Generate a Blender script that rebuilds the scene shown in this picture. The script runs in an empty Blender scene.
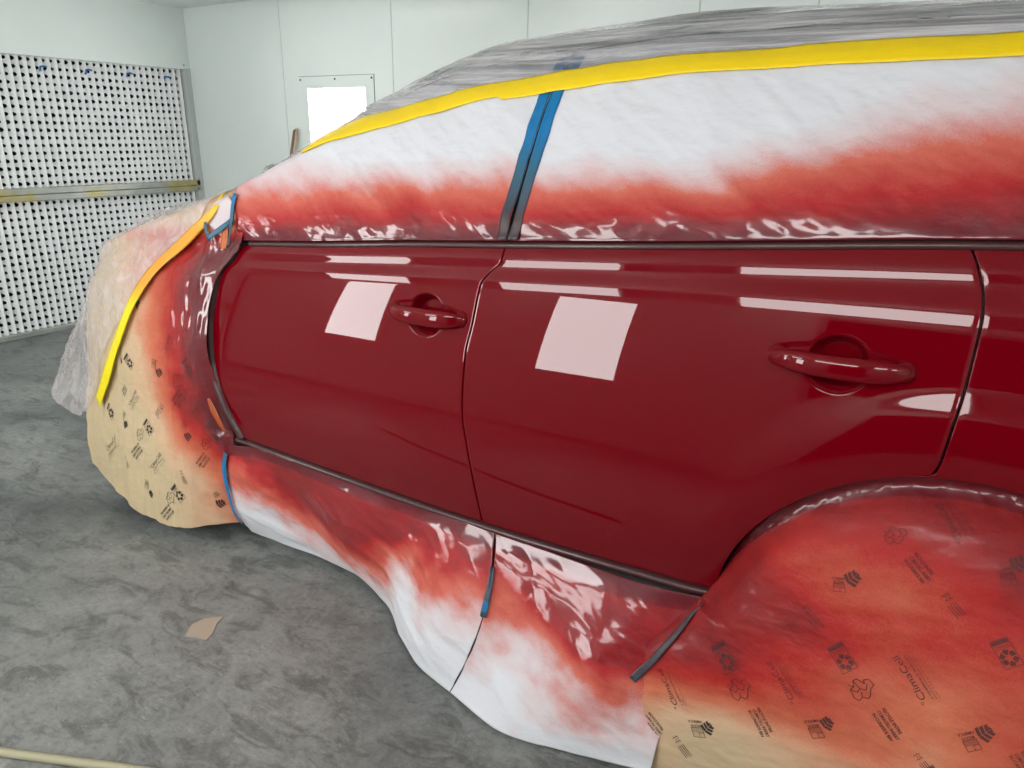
import bpy, math, random
import numpy as np
from mathutils import Vector, Matrix, noise
from mathutils.bvhtree import BVHTree

random.seed(4)
sc = bpy.context.scene
COL = sc.collection
PI = math.pi

# ---------------------------------------------------------------- view and measuring helpers
FPX = 730.0
p_, a_, r_ = math.radians(18.9), math.radians(31.3), math.radians(0.87)
Fw = Vector((-math.sin(a_) * math.cos(p_), math.cos(a_) * math.cos(p_), -math.sin(p_)))
R0 = Vector((math.cos(a_), math.sin(a_), 0))
U0 = R0.cross(Fw)
Rt = R0 * math.cos(r_) + U0 * math.sin(r_)
Up = U0 * math.cos(r_) - R0 * math.sin(r_)
EYE = Vector((0, 0, 1.5))
cd = bpy.data.cameras.new('camera')
cam = bpy.data.objects.new('camera', cd)
COL.objects.link(cam)
m = Matrix.Identity(4)
for i in range(3):
    m[i][0], m[i][1], m[i][2], m[i][3] = Rt[i], Up[i], -Fw[i], EYE[i]
cam.matrix_world = m
cd.sensor_width = 36
cd.lens = FPX / 1024 * 36
cd.clip_start = 0.02
sc.camera = cam
sc.view_settings.view_transform = 'Standard'
sc.view_settings.look = 'None'
sc.view_settings.gamma = 1
sc.view_settings.use_curve_mapping = False
sc.view_settings.exposure = -0.30
try:
    sc.cycles.use_denoising = True
    sc.cycles.max_bounces = 10
    sc.cycles.transparent_max_bounces = 12
except Exception:
    pass

def ray(px, py):
    return (Fw * FPX + Rt * (px - 512) - Up * (py - 384)).normalized()
def aty(px, py, Y):
    d = ray(px, py); return EYE + d * (Y / d.y)
def atz(px, py, Z):
    d = ray(px, py); return EYE + d * ((Z - 1.5) / d.z)
def atx(px, py, X):
    d = ray(px, py); return EYE + d * (X / d.x)

def pchip(xs, ys):
    xs = np.array(xs, float); ys = np.array(ys, float)
    o = np.argsort(xs); xs = xs[o]; ys = ys[o]
    h = np.diff(xs); dl = np.diff(ys) / h
    m = np.zeros(len(xs))
    m[0], m[-1] = dl[0], dl[-1]
    for i in range(1, len(xs) - 1):
        if dl[i - 1] * dl[i] > 0:
            w1, w2 = 2 * h[i] + h[i - 1], h[i] + 2 * h[i - 1]
            m[i] = (w1 + w2) / (w1 / dl[i - 1] + w2 / dl[i])
    def f(x):
        x = np.asarray(x, float)
        xc = np.clip(x, xs[0], xs[-1])
        i = np.clip(np.searchsorted(xs, xc) - 1, 0, len(h) - 1)
        t = (xc - xs[i]) / h[i]
        r = ((2*t**3 - 3*t**2 + 1) * ys[i] + (t**3 - 2*t**2 + t) * h[i] * m[i]
             + (-2*t**3 + 3*t**2) * ys[i + 1] + (t**3 - t**2) * h[i] * m[i + 1])
        return r
    return f
def sstep(a, b, x):
    t = np.clip((np.asarray(x, float) - a) / (b - a), 0, 1)
    return t * t * (3 - 2 * t)

# ---------------------------------------------------------------- object helpers
def tag(o, label=None, cat=None, group=None, kind=None):
    if label: o['label'] = label
    if cat: o['category'] = cat
    if group: o['group'] = group
    if kind: o['kind'] = kind
    return o
def thing(name, label, cat, loc=(0, 0, 0), group=None):
    o = bpy.data.objects.new(name, None); COL.objects.link(o)
    o.location = loc; o.empty_display_size = .1
    return tag(o, label, cat, group)
def link(name, me, mats, parent=None, smooth=False):
    if not isinstance(mats, (list, tuple)): mats = [mats]
    for mt in mats:
        me.materials.append(mt)
    o = bpy.data.objects.new(name, me); COL.objects.link(o)
    if parent:
        o.parent = parent
        o.matrix_parent_inverse = Matrix.Translation(-Vector(parent.location))
    if smooth:
        me.polygons.foreach_set('use_smooth', [True] * len(me.polygons))
    return o
class MB:
    def __init__(s): s.v = []; s.f = []; s.m = []
    def add(s, vs, fs, mi=0):
        n = len(s.v); s.v += [tuple(v) for v in vs]
        s.f += [tuple(i + n for i in f) for f in fs]; s.m += [mi] * len(fs)
    def box(s, a, b, mi=0):
        (x0, y0, z0), (x1, y1, z1) = a, b
        s.add([(x0,y0,z0),(x1,y0,z0),(x1,y1,z0),(x0,y1,z0),(x0,y0,z1),(x1,y0,z1),(x1,y1,z1),(x0,y1,z1)],
              [(0,3,2,1),(4,5,6,7),(0,1,5,4),(1,2,6,5),(2,3,7,6),(3,0,4,7)], mi)
    def tube(s, pts, r, n=10, mi=0, rs=None, cap=True):
        pts = [Vector(p) for p in pts]
        vs = []; up = Vector((0.13, .21, .97)).normalized()
        for i, p in enumerate(pts):
            d = (pts[min(i+1, len(pts)-1)] - pts[max(i-1, 0)]).normalized()
            a = d.cross(up)
            if a.length < .05: a = d.cross(Vector((1, 0, 0)))
            a.normalize(); b = d.cross(a)
            rr = rs[i] if rs else r
            vs += [p + (a * math.cos(2*PI*k/n) + b * math.sin(2*PI*k/n)) * rr for k in range(n)]
        fs = [(i*n+k, i*n+(k+1) % n, (i+1)*n+(k+1) % n, (i+1)*n+k) for i in range(len(pts)-1) for k in range(n)]
        if cap: fs += [tuple(range(n))[::-1], tuple((len(pts)-1)*n + k for k in range(n))]
        s.add(vs, fs, mi)
    def build(s, name, mats, parent=None, smooth=False, bevel=0):
        me = bpy.data.meshes.new(name); me.from_pydata(s.v, [], s.f); me.update()
        me.polygons.foreach_set('material_index', s.m)
        o = link(name, me, mats, parent, smooth)
        if bevel:
            b = o.modifiers.new('b', 'BEVEL'); b.width = bevel; b.segments = 2; b.limit_method = 'ANGLE'
        return o

# ---------------------------------------------------------------- materials
def newmat(name):
    mt = bpy.data.materials.new(name); mt.use_nodes = True
    nt = mt.node_tree; b = nt.nodes['Principled BSDF']
    return mt, nt, b
def setp(b, **k):
    names = dict(color='Base Color', rough='Roughness', metal='Metallic', coat='Coat Weight', coatr='Coat Roughness',
                 spec='Specular IOR Level', em='Emission Strength', emc='Emission Color', sheen='Sheen Weight', alpha='Alpha')
    for q, v in k.items():
        s = b.inputs[names[q]]
        s.default_value = (v[0], v[1], v[2], 1) if isinstance(v, (tuple, list)) else v
def N(nt, typ, **k):
    n = nt.nodes.new(typ)
    for q, v in k.items():
        if q.startswith('_'): n.inputs[q[1:].replace('_', ' ')].default_value = v
        else: setattr(n, q, v)
    return n
def ramp(nt, stops, interp='LINEAR'):
    n = nt.nodes.new('ShaderNodeValToRGB'); cr = n.color_ramp; cr.interpolation = interp
    while len(cr.elements) < len(stops): cr.elements.new(.5)
    for e, (p, c) in zip(cr.elements, stops):
        e.position = p; e.color = (c[0], c[1], c[2], 1) if isinstance(c, (tuple, list)) else (c, c, c, 1)
    return n
def coords(nt, scale=(1, 1, 1), rot=(0, 0, 0)):
    g = N(nt, 'ShaderNodeNewGeometry'); mp = N(nt, 'ShaderNodeMapping')
    mp.inputs['Scale'].default_value = scale; mp.inputs['Rotation'].default_value = rot
    nt.links.new(g.outputs['Position'], mp.inputs['Vector']); return mp.outputs[0]
def noisen(nt, vec, scale, detail=4, rough=.55, dist=0):
    n = N(nt, 'ShaderNodeTexNoise'); n.inputs['Scale'].default_value = scale
    n.inputs['Detail'].default_value = detail; n.inputs['Roughness'].default_value = rough
    n.inputs['Distortion'].default_value = dist
    nt.links.new(vec, n.inputs['Vector']); return n.outputs['Fac']
def bump(nt, b, h, strength=.3, dist=.01, prev=None):
    n = N(nt, 'ShaderNodeBump'); n.inputs['Strength'].default_value = strength; n.inputs['Distance'].default_value = dist
    nt.links.new(h, n.inputs['Height'])
    if prev: nt.links.new(prev, n.inputs['Normal'])
    nt.links.new(n.outputs[0], b.inputs['Normal']); return n.outputs[0]
def plain(name, color, rough=.5, metal=0, **k):
    mt, nt, b = newmat(name); setp(b, color=color, rough=rough, metal=metal, **k); return mt
def emis(name, color, s):
    mt, nt, b = newmat(name); setp(b, color=(.8, .8, .8), rough=.3, emc=color, em=s); return mt

def varied(name, c1, c2, scale, rough=.4, stretch=(1, 1, 1), detail=5, bumpd=0, metal=0, **k):
    mt, nt, b = newmat(name); setp(b, rough=rough, metal=metal, **k)
    v = coords(nt, stretch); f = noisen(nt, v, scale, detail)
    r = ramp(nt, [(.35, c1), (.65, c2)]); nt.links.new(f, r.inputs[0]); nt.links.new(r.outputs[0], b.inputs['Base Color'])
    if bumpd: bump(nt, b, f, .5, bumpd)
    return mt

M = {}
M['wall'] = varied('booth_wall_enamel', (.735, .80, .775), (.78, .84, .815), 1.3, rough=.22)
M['seam'] = plain('panel_seam', (.16, .18, .18), .7)
M['ceiling'] = varied('ceiling_enamel', (.78, .82, .81), (.82, .86, .85), 2, rough=.4)
M['galv'] = varied('galvanised_steel', (.30, .32, .30), (.44, .45, .41), 7, rough=.42, metal=.35, stretch=(1, .6, 3))
def rail_mat():
    mt, nt, b = newmat('rail_steel'); setp(b, rough=.45, metal=.3)
    v = coords(nt, (1, 1.2, 2)); f = noisen(nt, v, 1.6, 5, .6); g = noisen(nt, v, 9, 5, .6)
    r = ramp(nt, [(.30, (.30, .32, .32)), (.50, (.38, .39, .34)), (.58, (.44, .38, .13)), (.72, (.33, .33, .30))])
    nt.links.new(f, r.inputs[0])
    mx = N(nt, 'ShaderNodeMix', data_type='RGBA', blend_type='MULTIPLY'); mx.inputs[0].default_value = .6
    r2 = ramp(nt, [(.3, .65), (.7, 1.05)]); nt.links.new(g, r2.inputs[0])
    nt.links.new(r.outputs[0], mx.inputs[6]); nt.links.new(r2.outputs[0], mx.inputs[7])
    nt.links.new(mx.outputs[2], b.inputs['Base Color']); return mt
M['rail'] = rail_mat()
M['filter'] = plain('filter_card', (.88, .90, .90), .8)
M['black'] = plain('black_void', (.004, .004, .004), .9)
M['dark'] = plain('dark_jamb', (.012, .004, .005), .5)
M['screw'] = plain('screw', (.05, .05, .05), .5)
M['light'] = emis('tube_light_diffuser', (1, .985, .97), 15.0)
M['softlight'] = emis('fill_light_diffuser', (1, .99, .98), 5.5)  # glow of the added fill lamps over the back aisle
M['winlight'] = emis('window_light_pane', (1, .99, .98), 17.0)
M['lampbody'] = plain('lamp_frame_enamel', (.74, .80, .78), .3)
M['wood'] = varied('old_wood', (.16, .10, .06), (.26, .17, .11), 9, rough=.7, stretch=(1, 1, .15))
M['hose'] = plain('hose_rubber', (.36, .34, .22), .5)
M['bluehook'] = plain('blue_hook', (.02, .14, .42), .5)
M['tyre'] = plain('tyre_rubber', (.02, .02, .02), .8)
M['grey'] = plain('roof_grey', (.17, .175, .18), .5)

def floor_mat():
    mt, nt, b = newmat('worn_concrete')
    v = coords(nt); f = noisen(nt, v, .9, 8, .62, .6); g = noisen(nt, v, 9, 10, .78, .5)
    r = ramp(nt, [(.30, (.09, .097, .096)), (.45, (.165, .178, .172)), (.56, (.225, .236, .225)), (.70, (.31, .32, .305))])
    nt.links.new(f, r.inputs[0])
    r2 = ramp(nt, [(.30, .60), (.5, .98), (.72, 1.34)]); nt.links.new(g, r2.inputs[0])
    mx = N(nt, 'ShaderNodeMix', data_type='RGBA', blend_type='MULTIPLY'); mx.inputs[0].default_value = 1
    nt.links.new(r.outputs[0], mx.inputs[6]); nt.links.new(r2.outputs[0], mx.inputs[7])
    # thin pale scratches and flecks
    v2 = coords(nt, (1, 5, 1), (0, 0, .6)); h = noisen(nt, v2, 22, 6, .75, 1.2)
    r3 = ramp(nt, [(.53, 0), (.60, .45), (.68, .8)]); nt.links.new(h, r3.inputs[0])
    gate = noisen(nt, v, 1.7, 3, .5); r4 = ramp(nt, [(.46, 0), (.60, 1)]); nt.links.new(gate, r4.inputs[0])
    mul = N(nt, 'ShaderNodeMath', operation='MULTIPLY'); nt.links.new(r3.outputs[0], mul.inputs[0]); nt.links.new(r4.outputs[0], mul.inputs[1])
    mx2 = N(nt, 'ShaderNodeMix', data_type='RGBA'); nt.links.new(mul.outputs[0], mx2.inputs[0])
    nt.links.new(mx.outputs[2], mx2.inputs[6]); mx2.inputs[7].default_value = (.36, .37, .34, 1)
    # small dark grain and dark rubbed patches
    fg = noisen(nt, v, 55, 6, .7, .3); r5 = ramp(nt, [(.36, .80), (.5, 1.0), (.66, 1.08)]); nt.links.new(fg, r5.inputs[0])
    dp = noisen(nt, coords(nt, (1.2, 2.6, 1), (0, 0, -.5)), 4.5, 6, .7, 1.0); r6 = ramp(nt, [(.50, 1.0), (.62, .60)]); nt.links.new(dp, r6.inputs[0])
    m5 = N(nt, 'ShaderNodeMix', data_type='RGBA', blend_type='MULTIPLY'); m5.inputs[0].default_value = 1
    nt.links.new(mx2.outputs[2], m5.inputs[6]); nt.links.new(r5.outputs[0], m5.inputs[7])
    m6 = N(nt, 'ShaderNodeMix', data_type='RGBA', blend_type='MULTIPLY'); m6.inputs[0].default_value = 1
    nt.links.new(m5.outputs[2], m6.inputs[6]); nt.links.new(r6.outputs[0], m6.inputs[7])
    nt.links.new(m6.outputs[2], b.inputs['Base Color'])
    rr = ramp(nt, [(.3, .34), (.7, .62)]); nt.links.new(g, rr.inputs[0]); nt.links.new(rr.outputs[0], b.inputs['Roughness'])
    bump(nt, b, g, .35, .012); return mt
M['floor'] = floor_mat()

def paint_mat():
    mt, nt, b = newmat('ruby_red_clearcoat')
    setp(b, color=(.158, .0005, .0050), rough=.45, metal=.0, coat=1.0, coatr=.012, spec=.0)
    b.inputs['Coat IOR'].default_value = 1.45
    return mt
M['paint'] = paint_mat()
M['wettape'] = plain('painted_over_tape', (.055, .014, .015), .42, coat=.35, coatr=.1)

WHITE = (.69, .705, .75); TAN = (.53, .42, .26)
def paper_mat(name, base, ink=False, gloss_from=.78, tint=None, crinkle=.35, coatr=.09):
    """paper carrying red overspray: vertex attribute 'spray' says how much paint has landed on it"""
    mt, nt, b = newmat(name)
    at = N(nt, 'ShaderNodeAttribute'); at.attribute_name = 'spray'
    v = coords(nt); f = noisen(nt, v, 14, 6, .6); g = noisen(nt, v, 260, 2, .5)
    ad = N(nt, 'ShaderNodeMath', operation='MULTIPLY_ADD'); nt.links.new(f, ad.inputs[0]); ad.inputs[1].default_value = .16
    nt.links.new(at.outputs['Fac'], ad.inputs[2])
    ad2 = N(nt, 'ShaderNodeMath', operation='MULTIPLY_ADD'); nt.links.new(g, ad2.inputs[0]); ad2.inputs[1].default_value = .10
    nt.links.new(ad.outputs[0], ad2.inputs[2])
    sb = N(nt, 'ShaderNodeMath', operation='SUBTRACT'); nt.links.new(ad2.outputs[0], sb.inputs[0]); sb.inputs[1].default_value = .13
    t = tint or ((.66, .40, .39), (.60, .14, .10), (.42, .022, .024), (.125, .003, .011))
    r = ramp(nt, [(0.0, base), (.06, base), (.27, tuple(.5 * base[i] + .5 * t[0][i] for i in range(3))), (.50, t[1]), (.74, t[2]), (.95, t[3])])
    nt.links.new(sb.outputs[0], r.inputs[0]); col = r.outputs[0]
    if ink:
        ia = N(nt, 'ShaderNodeAttribute'); ia.attribute_name = 'ink'
        fd = N(nt, 'ShaderNodeMapRange'); nt.links.new(sb.outputs[0], fd.inputs[0])
        fd.inputs[1].default_value = .35; fd.inputs[2].default_value = 1.0; fd.inputs[3].default_value = .95; fd.inputs[4].default_value = .62
        mu = N(nt, 'ShaderNodeMath', operation='MULTIPLY'); nt.links.new(ia.outputs['Fac'], mu.inputs[0]); nt.links.new(fd.outputs[0], mu.inputs[1])
        mx = N(nt, 'ShaderNodeMix', data_type='RGBA'); nt.links.new(mu.outputs[0], mx.inputs[0])
        nt.links.new(col, mx.inputs[6]); mx.inputs[7].default_value = (.022, .02, .022, 1); col = mx.outputs[2]
    nt.links.new(col, b.inputs['Base Color'])
    wet = N(nt, 'ShaderNodeMapRange'); nt.links.new(sb.outputs[0], wet.inputs[0])
    wet.inputs[1].default_value = gloss_from - .12; wet.inputs[2].default_value = gloss_from + .12
    wet.inputs[3].default_value = 0; wet.inputs[4].default_value = 1
    nt.links.new(wet.outputs[0], b.inputs['Coat Weight'])
    b.inputs['Coat Roughness'].default_value = coatr
    ro = N(nt, 'ShaderNodeMapRange'); nt.links.new(sb.outputs[0], ro.inputs[0])
    ro.inputs[1].default_value = .1; ro.inputs[2].default_value = .9; ro.inputs[3].default_value = .75; ro.inputs[4].default_value = .5
    nt.links.new(ro.outputs[0], b.inputs['Roughness'])
    b.inputs['Specular IOR Level'].default_value = .22
    v2 = coords(nt, (1, 1, 1.8), (0, .5, 0)); h = noisen(nt, v2, 11, 3, .5, .15)
    bump(nt, b, h, crinkle, .03)
    return mt
M['whitepaper'] = paper_mat('white_masking_paper', WHITE, crinkle=.2)
M['tanpaper'] = paper_mat('tan_kraft_paper', TAN, ink=True, crinkle=.22, gloss_from=.90, coatr=.16, tint=((.70, .40, .26), (.56, .16, .085), (.40, .022, .018), (.13, .003, .009)))
M['frontpaper'] = paper_mat('tan_kraft_paper_wet', TAN, ink=True, crinkle=.25, gloss_from=.80, coatr=.07, tint=((.70, .40, .26), (.56, .16, .085), (.40, .022, .018), (.13, .003, .009)))
def tape_mat(name, color, spray=None):
    mt, nt, b = newmat(name); setp(b, rough=.42, color=color)
    at = N(nt, 'ShaderNodeAttribute'); at.attribute_name = 'spray'
    r = ramp(nt, [(0, color)] + (spray or [(1, (.06, .02, .02))])); nt.links.new(at.outputs['Fac'], r.inputs[0])
    nt.links.new(r.outputs[0], b.inputs['Base Color'])
    v = coords(nt, (1, 1, 3)); bump(nt, b, noisen(nt, v, 25, 4), .15, .01); return mt
M['yellow'] = tape_mat('yellow_masking_tape', (.95, .68, .0), [(.5, (.74, .28, .02)), (1, (.45, .06, .02))])
M['yellowbright'] = tape_mat('bright_yellow_tape', (.90, .74, .0), [(.5, (.80, .36, .03)), (1, (.62, .22, .05))])
M['blue'] = tape_mat('blue_masking_tape', (.0, .17, .42), [(.45, (.03, .12, .19)), (1, (.055, .035, .04))])
M['orange'] = tape_mat('orange_tape', (.52, .11, .015), [(1, (.16, .01, .01))])

def film_mat(name, tintc, lo=.3, hi=.8, scale=6, stretch=(1, 1, 6), grey=None):
    mt, nt, b = newmat(name); setp(b, color=tintc, rough=.22, spec=.6)
    v = coords(nt, stretch); f = noisen(nt, v, scale, 6, .6, .7)
    r = ramp(nt, [(.35, lo), (.68, hi)]); nt.links.new(f, r.inputs[0]); nt.links.new(r.outputs[0], b.inputs['Alpha'])
    if grey:
        f2 = noisen(nt, v, scale * .8, 4, .5, .9); r2 = ramp(nt, [(.38, grey), (.6, tintc)]); nt.links.new(f2, r2.inputs[0])
        nt.links.new(r2.outputs[0], b.inputs['Base Color'])
    bump(nt, b, f, .5, .03); return mt
M['roofilm'] = film_mat('roof_film', (.74, .72, .73), .30, .92, 4, (.35, 3, 12), grey=(.20, .20, .21))
M['hoodfilm'] = film_mat('hood_film', (.86, .78, .78), .22, .55, 6, (2, 2, 2))

# ---------------------------------------------------------------- car side surface
Bf = pchip([-3.5, -3.3, -3.15, -2.8, -2.1, -1.51, -.965, -.61, -.357, .04, 1.0, 2.2],
           [.64, .77, .87, .975, 1.042, 1.085, 1.123, 1.147, 1.159, 1.175, 1.205, 1.22])
Tf = pchip([-3.5, -3.3, -3.15, -2.97, -2.6, -2.3, -1.94, -1.69, -1.31, -.98, -.61, -.28, .02, 1.0, 2.2],
           [.66, .80, .91, .99, 1.08, 1.11, 1.141, 1.161, 1.196, 1.222, 1.252, 1.281, 1.307, 1.36, 1.38])
Qf = pchip([-3.5, -3.42, -3.3, -3.15, -2.97, -2.8, -2.4, -2.05, -1.6, -1.2, -.8, 1.2, 1.9, 2.2],
           [.46, .29, .245, .18, .112, .07, .036, .022, .010, .002, 0, 0, .05, .16])
# tilt of the panel (degrees, up positive) against height below the crease
dz_ = np.linspace(-.9, 0, 400)
low = pchip([-.9, -.72, -.66, -.60, -.54, -.46, -.345, -.185, 0], [-5, -8, -11, -10, -7.0, -1.5, 4.0, 9.2, 14.3])
yl_ = np.concatenate([[0], np.cumsum(np.tan(np.radians(low((dz_[1:] + dz_[:-1]) / 2))) * np.diff(dz_))])
s_ = np.linspace(0, 1, 300)
hi = pchip([0, .03, .19, .29, .40, .52, .59, .66, .73, .85, 1], [14.6, 17.2, 20, 27, 29, 23, 18.0, 16.6, 18.8, 27, 36])
ys_ = np.concatenate([[0], np.cumsum(np.tan(np.radians(hi((s_[1:] + s_[:-1]) / 2))) * np.diff(s_))])
y62 = np.interp(-.54, dz_, yl_)
WX, WZ, WR = .12, .42, .478      # rear wheel arch
def S(x, z):
    x = np.asarray(x, float); z = np.asarray(z, float)
    B = Bf(x); T = Tf(x); d = z - B
    yb = yl_[-1] - y62
    below = np.interp(np.minimum(d, 0), dz_, yl_) - y62
    above = yb + (T - B) * np.interp(np.clip(d / (T - B), 0, 1), s_, ys_)
    y = 1.5 + Qf(x) + np.where(d > 0, above, below)
    r = np.hypot(x - WX, z - WZ)
    up = sstep(-.1, .25, z - .45)
    y = y - .013 * sstep(.665, .57, r) * (.4 + .6 * up) * sstep(-.50, -.12, x) + .30 * np.maximum(0, .565 - r) * np.minimum(1, .12 + np.maximum(0, .565 - r) * 4)
    return y
def on_side(px, py, off=0.0):
    y = 1.5
    for _ in range(12):
        p = aty(px, py, y); y = float(S(p.x, p.z)) - off
    return aty(px, py, y)
def edge(pts):   # traced panel edge -> x as a function of z
    w = [on_side(*p) for p in pts]
    return pchip([q.z for q in w], [q.x for q in w]), w
fl_px = [(239, 251.5), (234, 261), (223, 272), (217, 294), (213, 325), (214, 356), (219, 381), (228, 406), (245, 438)]
fr_px = [(504, 251), (501.5, 261), (490.6, 272), (481, 284), (472, 325), (465, 356), (462.5, 387), (462.5, 419), (465.6, 440), (474, 485), (482, 521)]
rr_px = [(972, 250), (978, 267), (983.5, 304), (981, 325), (968, 379), (951, 433), (934, 474)]
XL, wl = edge(fl_px); XM, wm = edge(fr_px)
wr = [on_side(*p) for p in rr_px]
ang0 = math.atan2(wr[-1].z - WZ, wr[-1].x - WX)
for k in range(1, 13):       # lower rear corner follows the wheel arch
    a = ang0 + (math.radians(172.5) - ang0) * k / 12
    wr.append(Vector((WX + WR * math.cos(a), 1.5, WZ + WR * math.sin(a))))
XR = pchip([q.z for q in wr], [q.x for q in wr])
ZF = wl[-1].z; ZM = wm[-1].z; ZR = wr[-1].z
bot = pchip([wl[-1].x, wm[-1].x, wr[-1].x], [ZF, ZM, ZR])
print('door corners', wl[0], wl[-1], wm[0], wm[-1], wr[0], wr[-1], 'S', S(-.4, .5), S(-.4, 1.2))

HF = on_side(426, 314); HR = on_side(838.5, 363)
print('handles', HF, HR)
def cup(x, z, h, k=1.0):
    dx = (x - h.x + .002) / (.066 * k); dz = (z - h.z + .003) / (.060 * k)
    r = np.hypot(dx, dz)
    e = np.hypot((x - h.x) / (.142 * k), (z - h.z) / (.034 * k))
    return np.maximum(.042 * sstep(1.0, .55, r), .005 * sstep(1.0, .85, e))

def vert_rows(x, zb, nb, na):
    """heights for one column: bottom..crease..belt"""
    B = Bf(x); T = Tf(x)
    a = np.linspace(0, 1, nb); a = 1 - (1 - a) ** 1.15
    return a, np.linspace(0, 1, na)
def densify(lo, hi, n, spots):
    """parameter samples, denser around the spots"""
    t = np.linspace(lo, hi, 4000); w = np.ones_like(t)
    for c, r, k in spots: w += k * (np.abs(t - c) < r)
    cw = np.cumsum(w); cw = (cw - cw[0]) / (cw[-1] - cw[0])
    return np.interp(np.linspace(0, 1, n), cw, t)
def grid_mesh(P, closed=False):
    nu, nv = P.shape[:2]
    V = P.reshape(-1, 3)
    F = [(i*nv+j, (i+1)*nv+j, (i+1)*nv+j+1, i*nv+j+1) for i in range(nu-1) for j in range(nv-1)]
    return V, F
def mesh_from(V, F, name, attrs=None):
    me = bpy.data.meshes.new(name); me.from_pydata([tuple(v) for v in V], [], F); me.update()
    for k, a in (attrs or {}).items():
        at = me.attributes.new(k, 'FLOAT', 'POINT'); at.data.foreach_set('value', np.asarray(a, np.float32).ravel())
    return me

def panel(name, xl, xr, botf, label, h=None, nx=200, parent=None, top_off=0.0, g=.0035, topf=None, sl=1.0):
    us = densify(0, 1, nx, [(.5, .0, 0)]) if h is None else None
    if h is not None:
        x0, x1 = float(xl(h.z)), float(xr(h.z)); c = (h.x - x0) / (x1 - x0)
        us = densify(0, 1, nx, [(c, .155 / (x1 - x0), 4)])
    zrel = []   # row parameters: 0..1 bottom to crease, 1..2 crease to belt
    lows = densify(0, 1, 110, [(.86, .14, 1.6)]) if h is not None else np.linspace(0, 1, 90)
    rows = np.concatenate([lows, np.linspace(1, 2, 46)[1:]])
    nu, nv = len(us), len(rows)
    X = np.zeros((nu, nv)); Z = np.zeros((nu, nv)); X += np.linspace(-1, -.5, nu)[:, None]
    Umat = np.repeat(us[:, None], nv, 1); Rm = np.repeat(rows[None, :], nu, 0)
    zmid = np.full_like(X, .9)
    X = xl(zmid) + (xr(zmid) - xl(zmid)) * Umat
    for it in range(40):
        b = botf(X); B = Bf(X); T = Tf(X) - top_off
        Z = np.where(Rm <= 1, b + (B - b) * Rm, B + (T - B) * (Rm - 1))
        a, c = xl(Z) + g, xr(Z) - g
        X = .5 * X + .5 * (a + (c - a) * Umat)
    Y = S(X, Z)
    if h is not None: Y = Y + cup(X, Z, h)
    P = np.stack([X, Y, Z], -1)
    V, F = grid_mesh(P); V = [tuple(v) for v in V]
    idx = lambda i, j: i * nv + j
    loop = [idx(i, 0) for i in range(nu)] + [idx(nu-1, j) for j in range(1, nv)] + [idx(i, nv-1) for i in range(nu-2, -1, -1)] + [idx(0, j) for j in range(nv-2, 0, -1)]
    out = []
    cx, cz = X.mean(), Z.mean()
    n = len(loop)
    rings = [(.0008, .0003), (.0013, .0013), (.0013, .03)]
    prev = loop
    for (o, dy) in rings:
        cur = []
        for k, q in enumerate(loop):
            a = Vector(V[loop[k-1]]); bb = Vector(V[loop[(k+1) % n]])
            t = bb - a; nn = Vector((t.z, 0, -t.x))
            if nn.length > 1e-9: nn.normalize()
            v = V[q]; cur.append(len(V)); V.append((v[0] + nn.x * o, v[1] + dy, v[2] + nn.z * o))
        for k in range(n):
            F.append((prev[k], cur[k], cur[(k+1) % n], prev[(k+1) % n]))
        prev = cur
    me = mesh_from(V, F, name)
    o = link(name, me, M['paint'], parent, True)
    if label: o['label'] = label
    return o

# ---------------------------------------------------------------- upper body sections
K = np.array([
 # x     y1    z1    y2    z2    y3    z3    z4
 [-3.50, 2.32, .74, 2.34, .75, 2.38, .76, .77],
 [-3.42, 1.95, .81, 2.02, .83, 2.2, .86, .89],
 [-3.30, 1.94, .925, 1.98, .94, 2.12, .97, 1.01],
 [-3.15, 1.80, .965, 1.86, .985, 2.00, 1.025, 1.07],
 [-2.97, 1.70, 1.04, 1.76, 1.06, 1.90, 1.09, 1.13],
 [-2.60, 1.64, 1.135, 1.71, 1.165, 1.90, 1.195, 1.24],
 [-2.30, 1.63, 1.215, 1.72, 1.245, 1.95, 1.28, 1.33],
 [-2.10, 1.65, 1.285, 1.75, 1.32, 2.00, 1.385, 1.43],
 [-1.90, 1.71, 1.375, 1.80, 1.42, 2.00, 1.50, 1.56],
 [-1.72, 1.75, 1.447, 1.82, 1.50, 2.00, 1.575, 1.64],
 [-1.50, 1.78, 1.495, 1.84, 1.55, 2.00, 1.655, 1.71],
 [-1.28, 1.80, 1.545, 1.85, 1.598, 2.00, 1.715, 1.77],
 [-1.00, 1.80, 1.588, 1.85, 1.635, 2.00, 1.742, 1.80],
 [-.60, 1.80, 1.622, 1.85, 1.667, 1.98, 1.757, 1.82],
 [.00, 1.80, 1.637, 1.85, 1.680, 1.96, 1.742, 1.80],
 [1.00, 1.80, 1.628, 1.85, 1.665, 1.96, 1.73, 1.79],
 [1.90, 1.80, 1.50, 1.85, 1.53, 1.98, 1.58, 1.60],
 [2.20, 1.82, 1.42, 1.86, 1.44, 1.98, 1.47, 1.48]])
KF = [pchip(K[:, 0], K[:, c]) for c in range(1, 8)]
TP = np.array([0, .42, .52, .72, 1.0])
def body(x, t):
    """near half of the upper body: t 0 = belt line, 1 = centre line"""
    y1, z1, y2, z2, y3, z3, z4 = [float(f(x)) for f in KF]
    T = float(Tf(x)); y0 = float(S(x, T))
    fy = pchip(TP, [y0, y1, y2, y3, 2.43]); fz = pchip(TP, [T, z1, z2, z3, z4])
    return float(fy(t)), float(fz(t))
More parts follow.
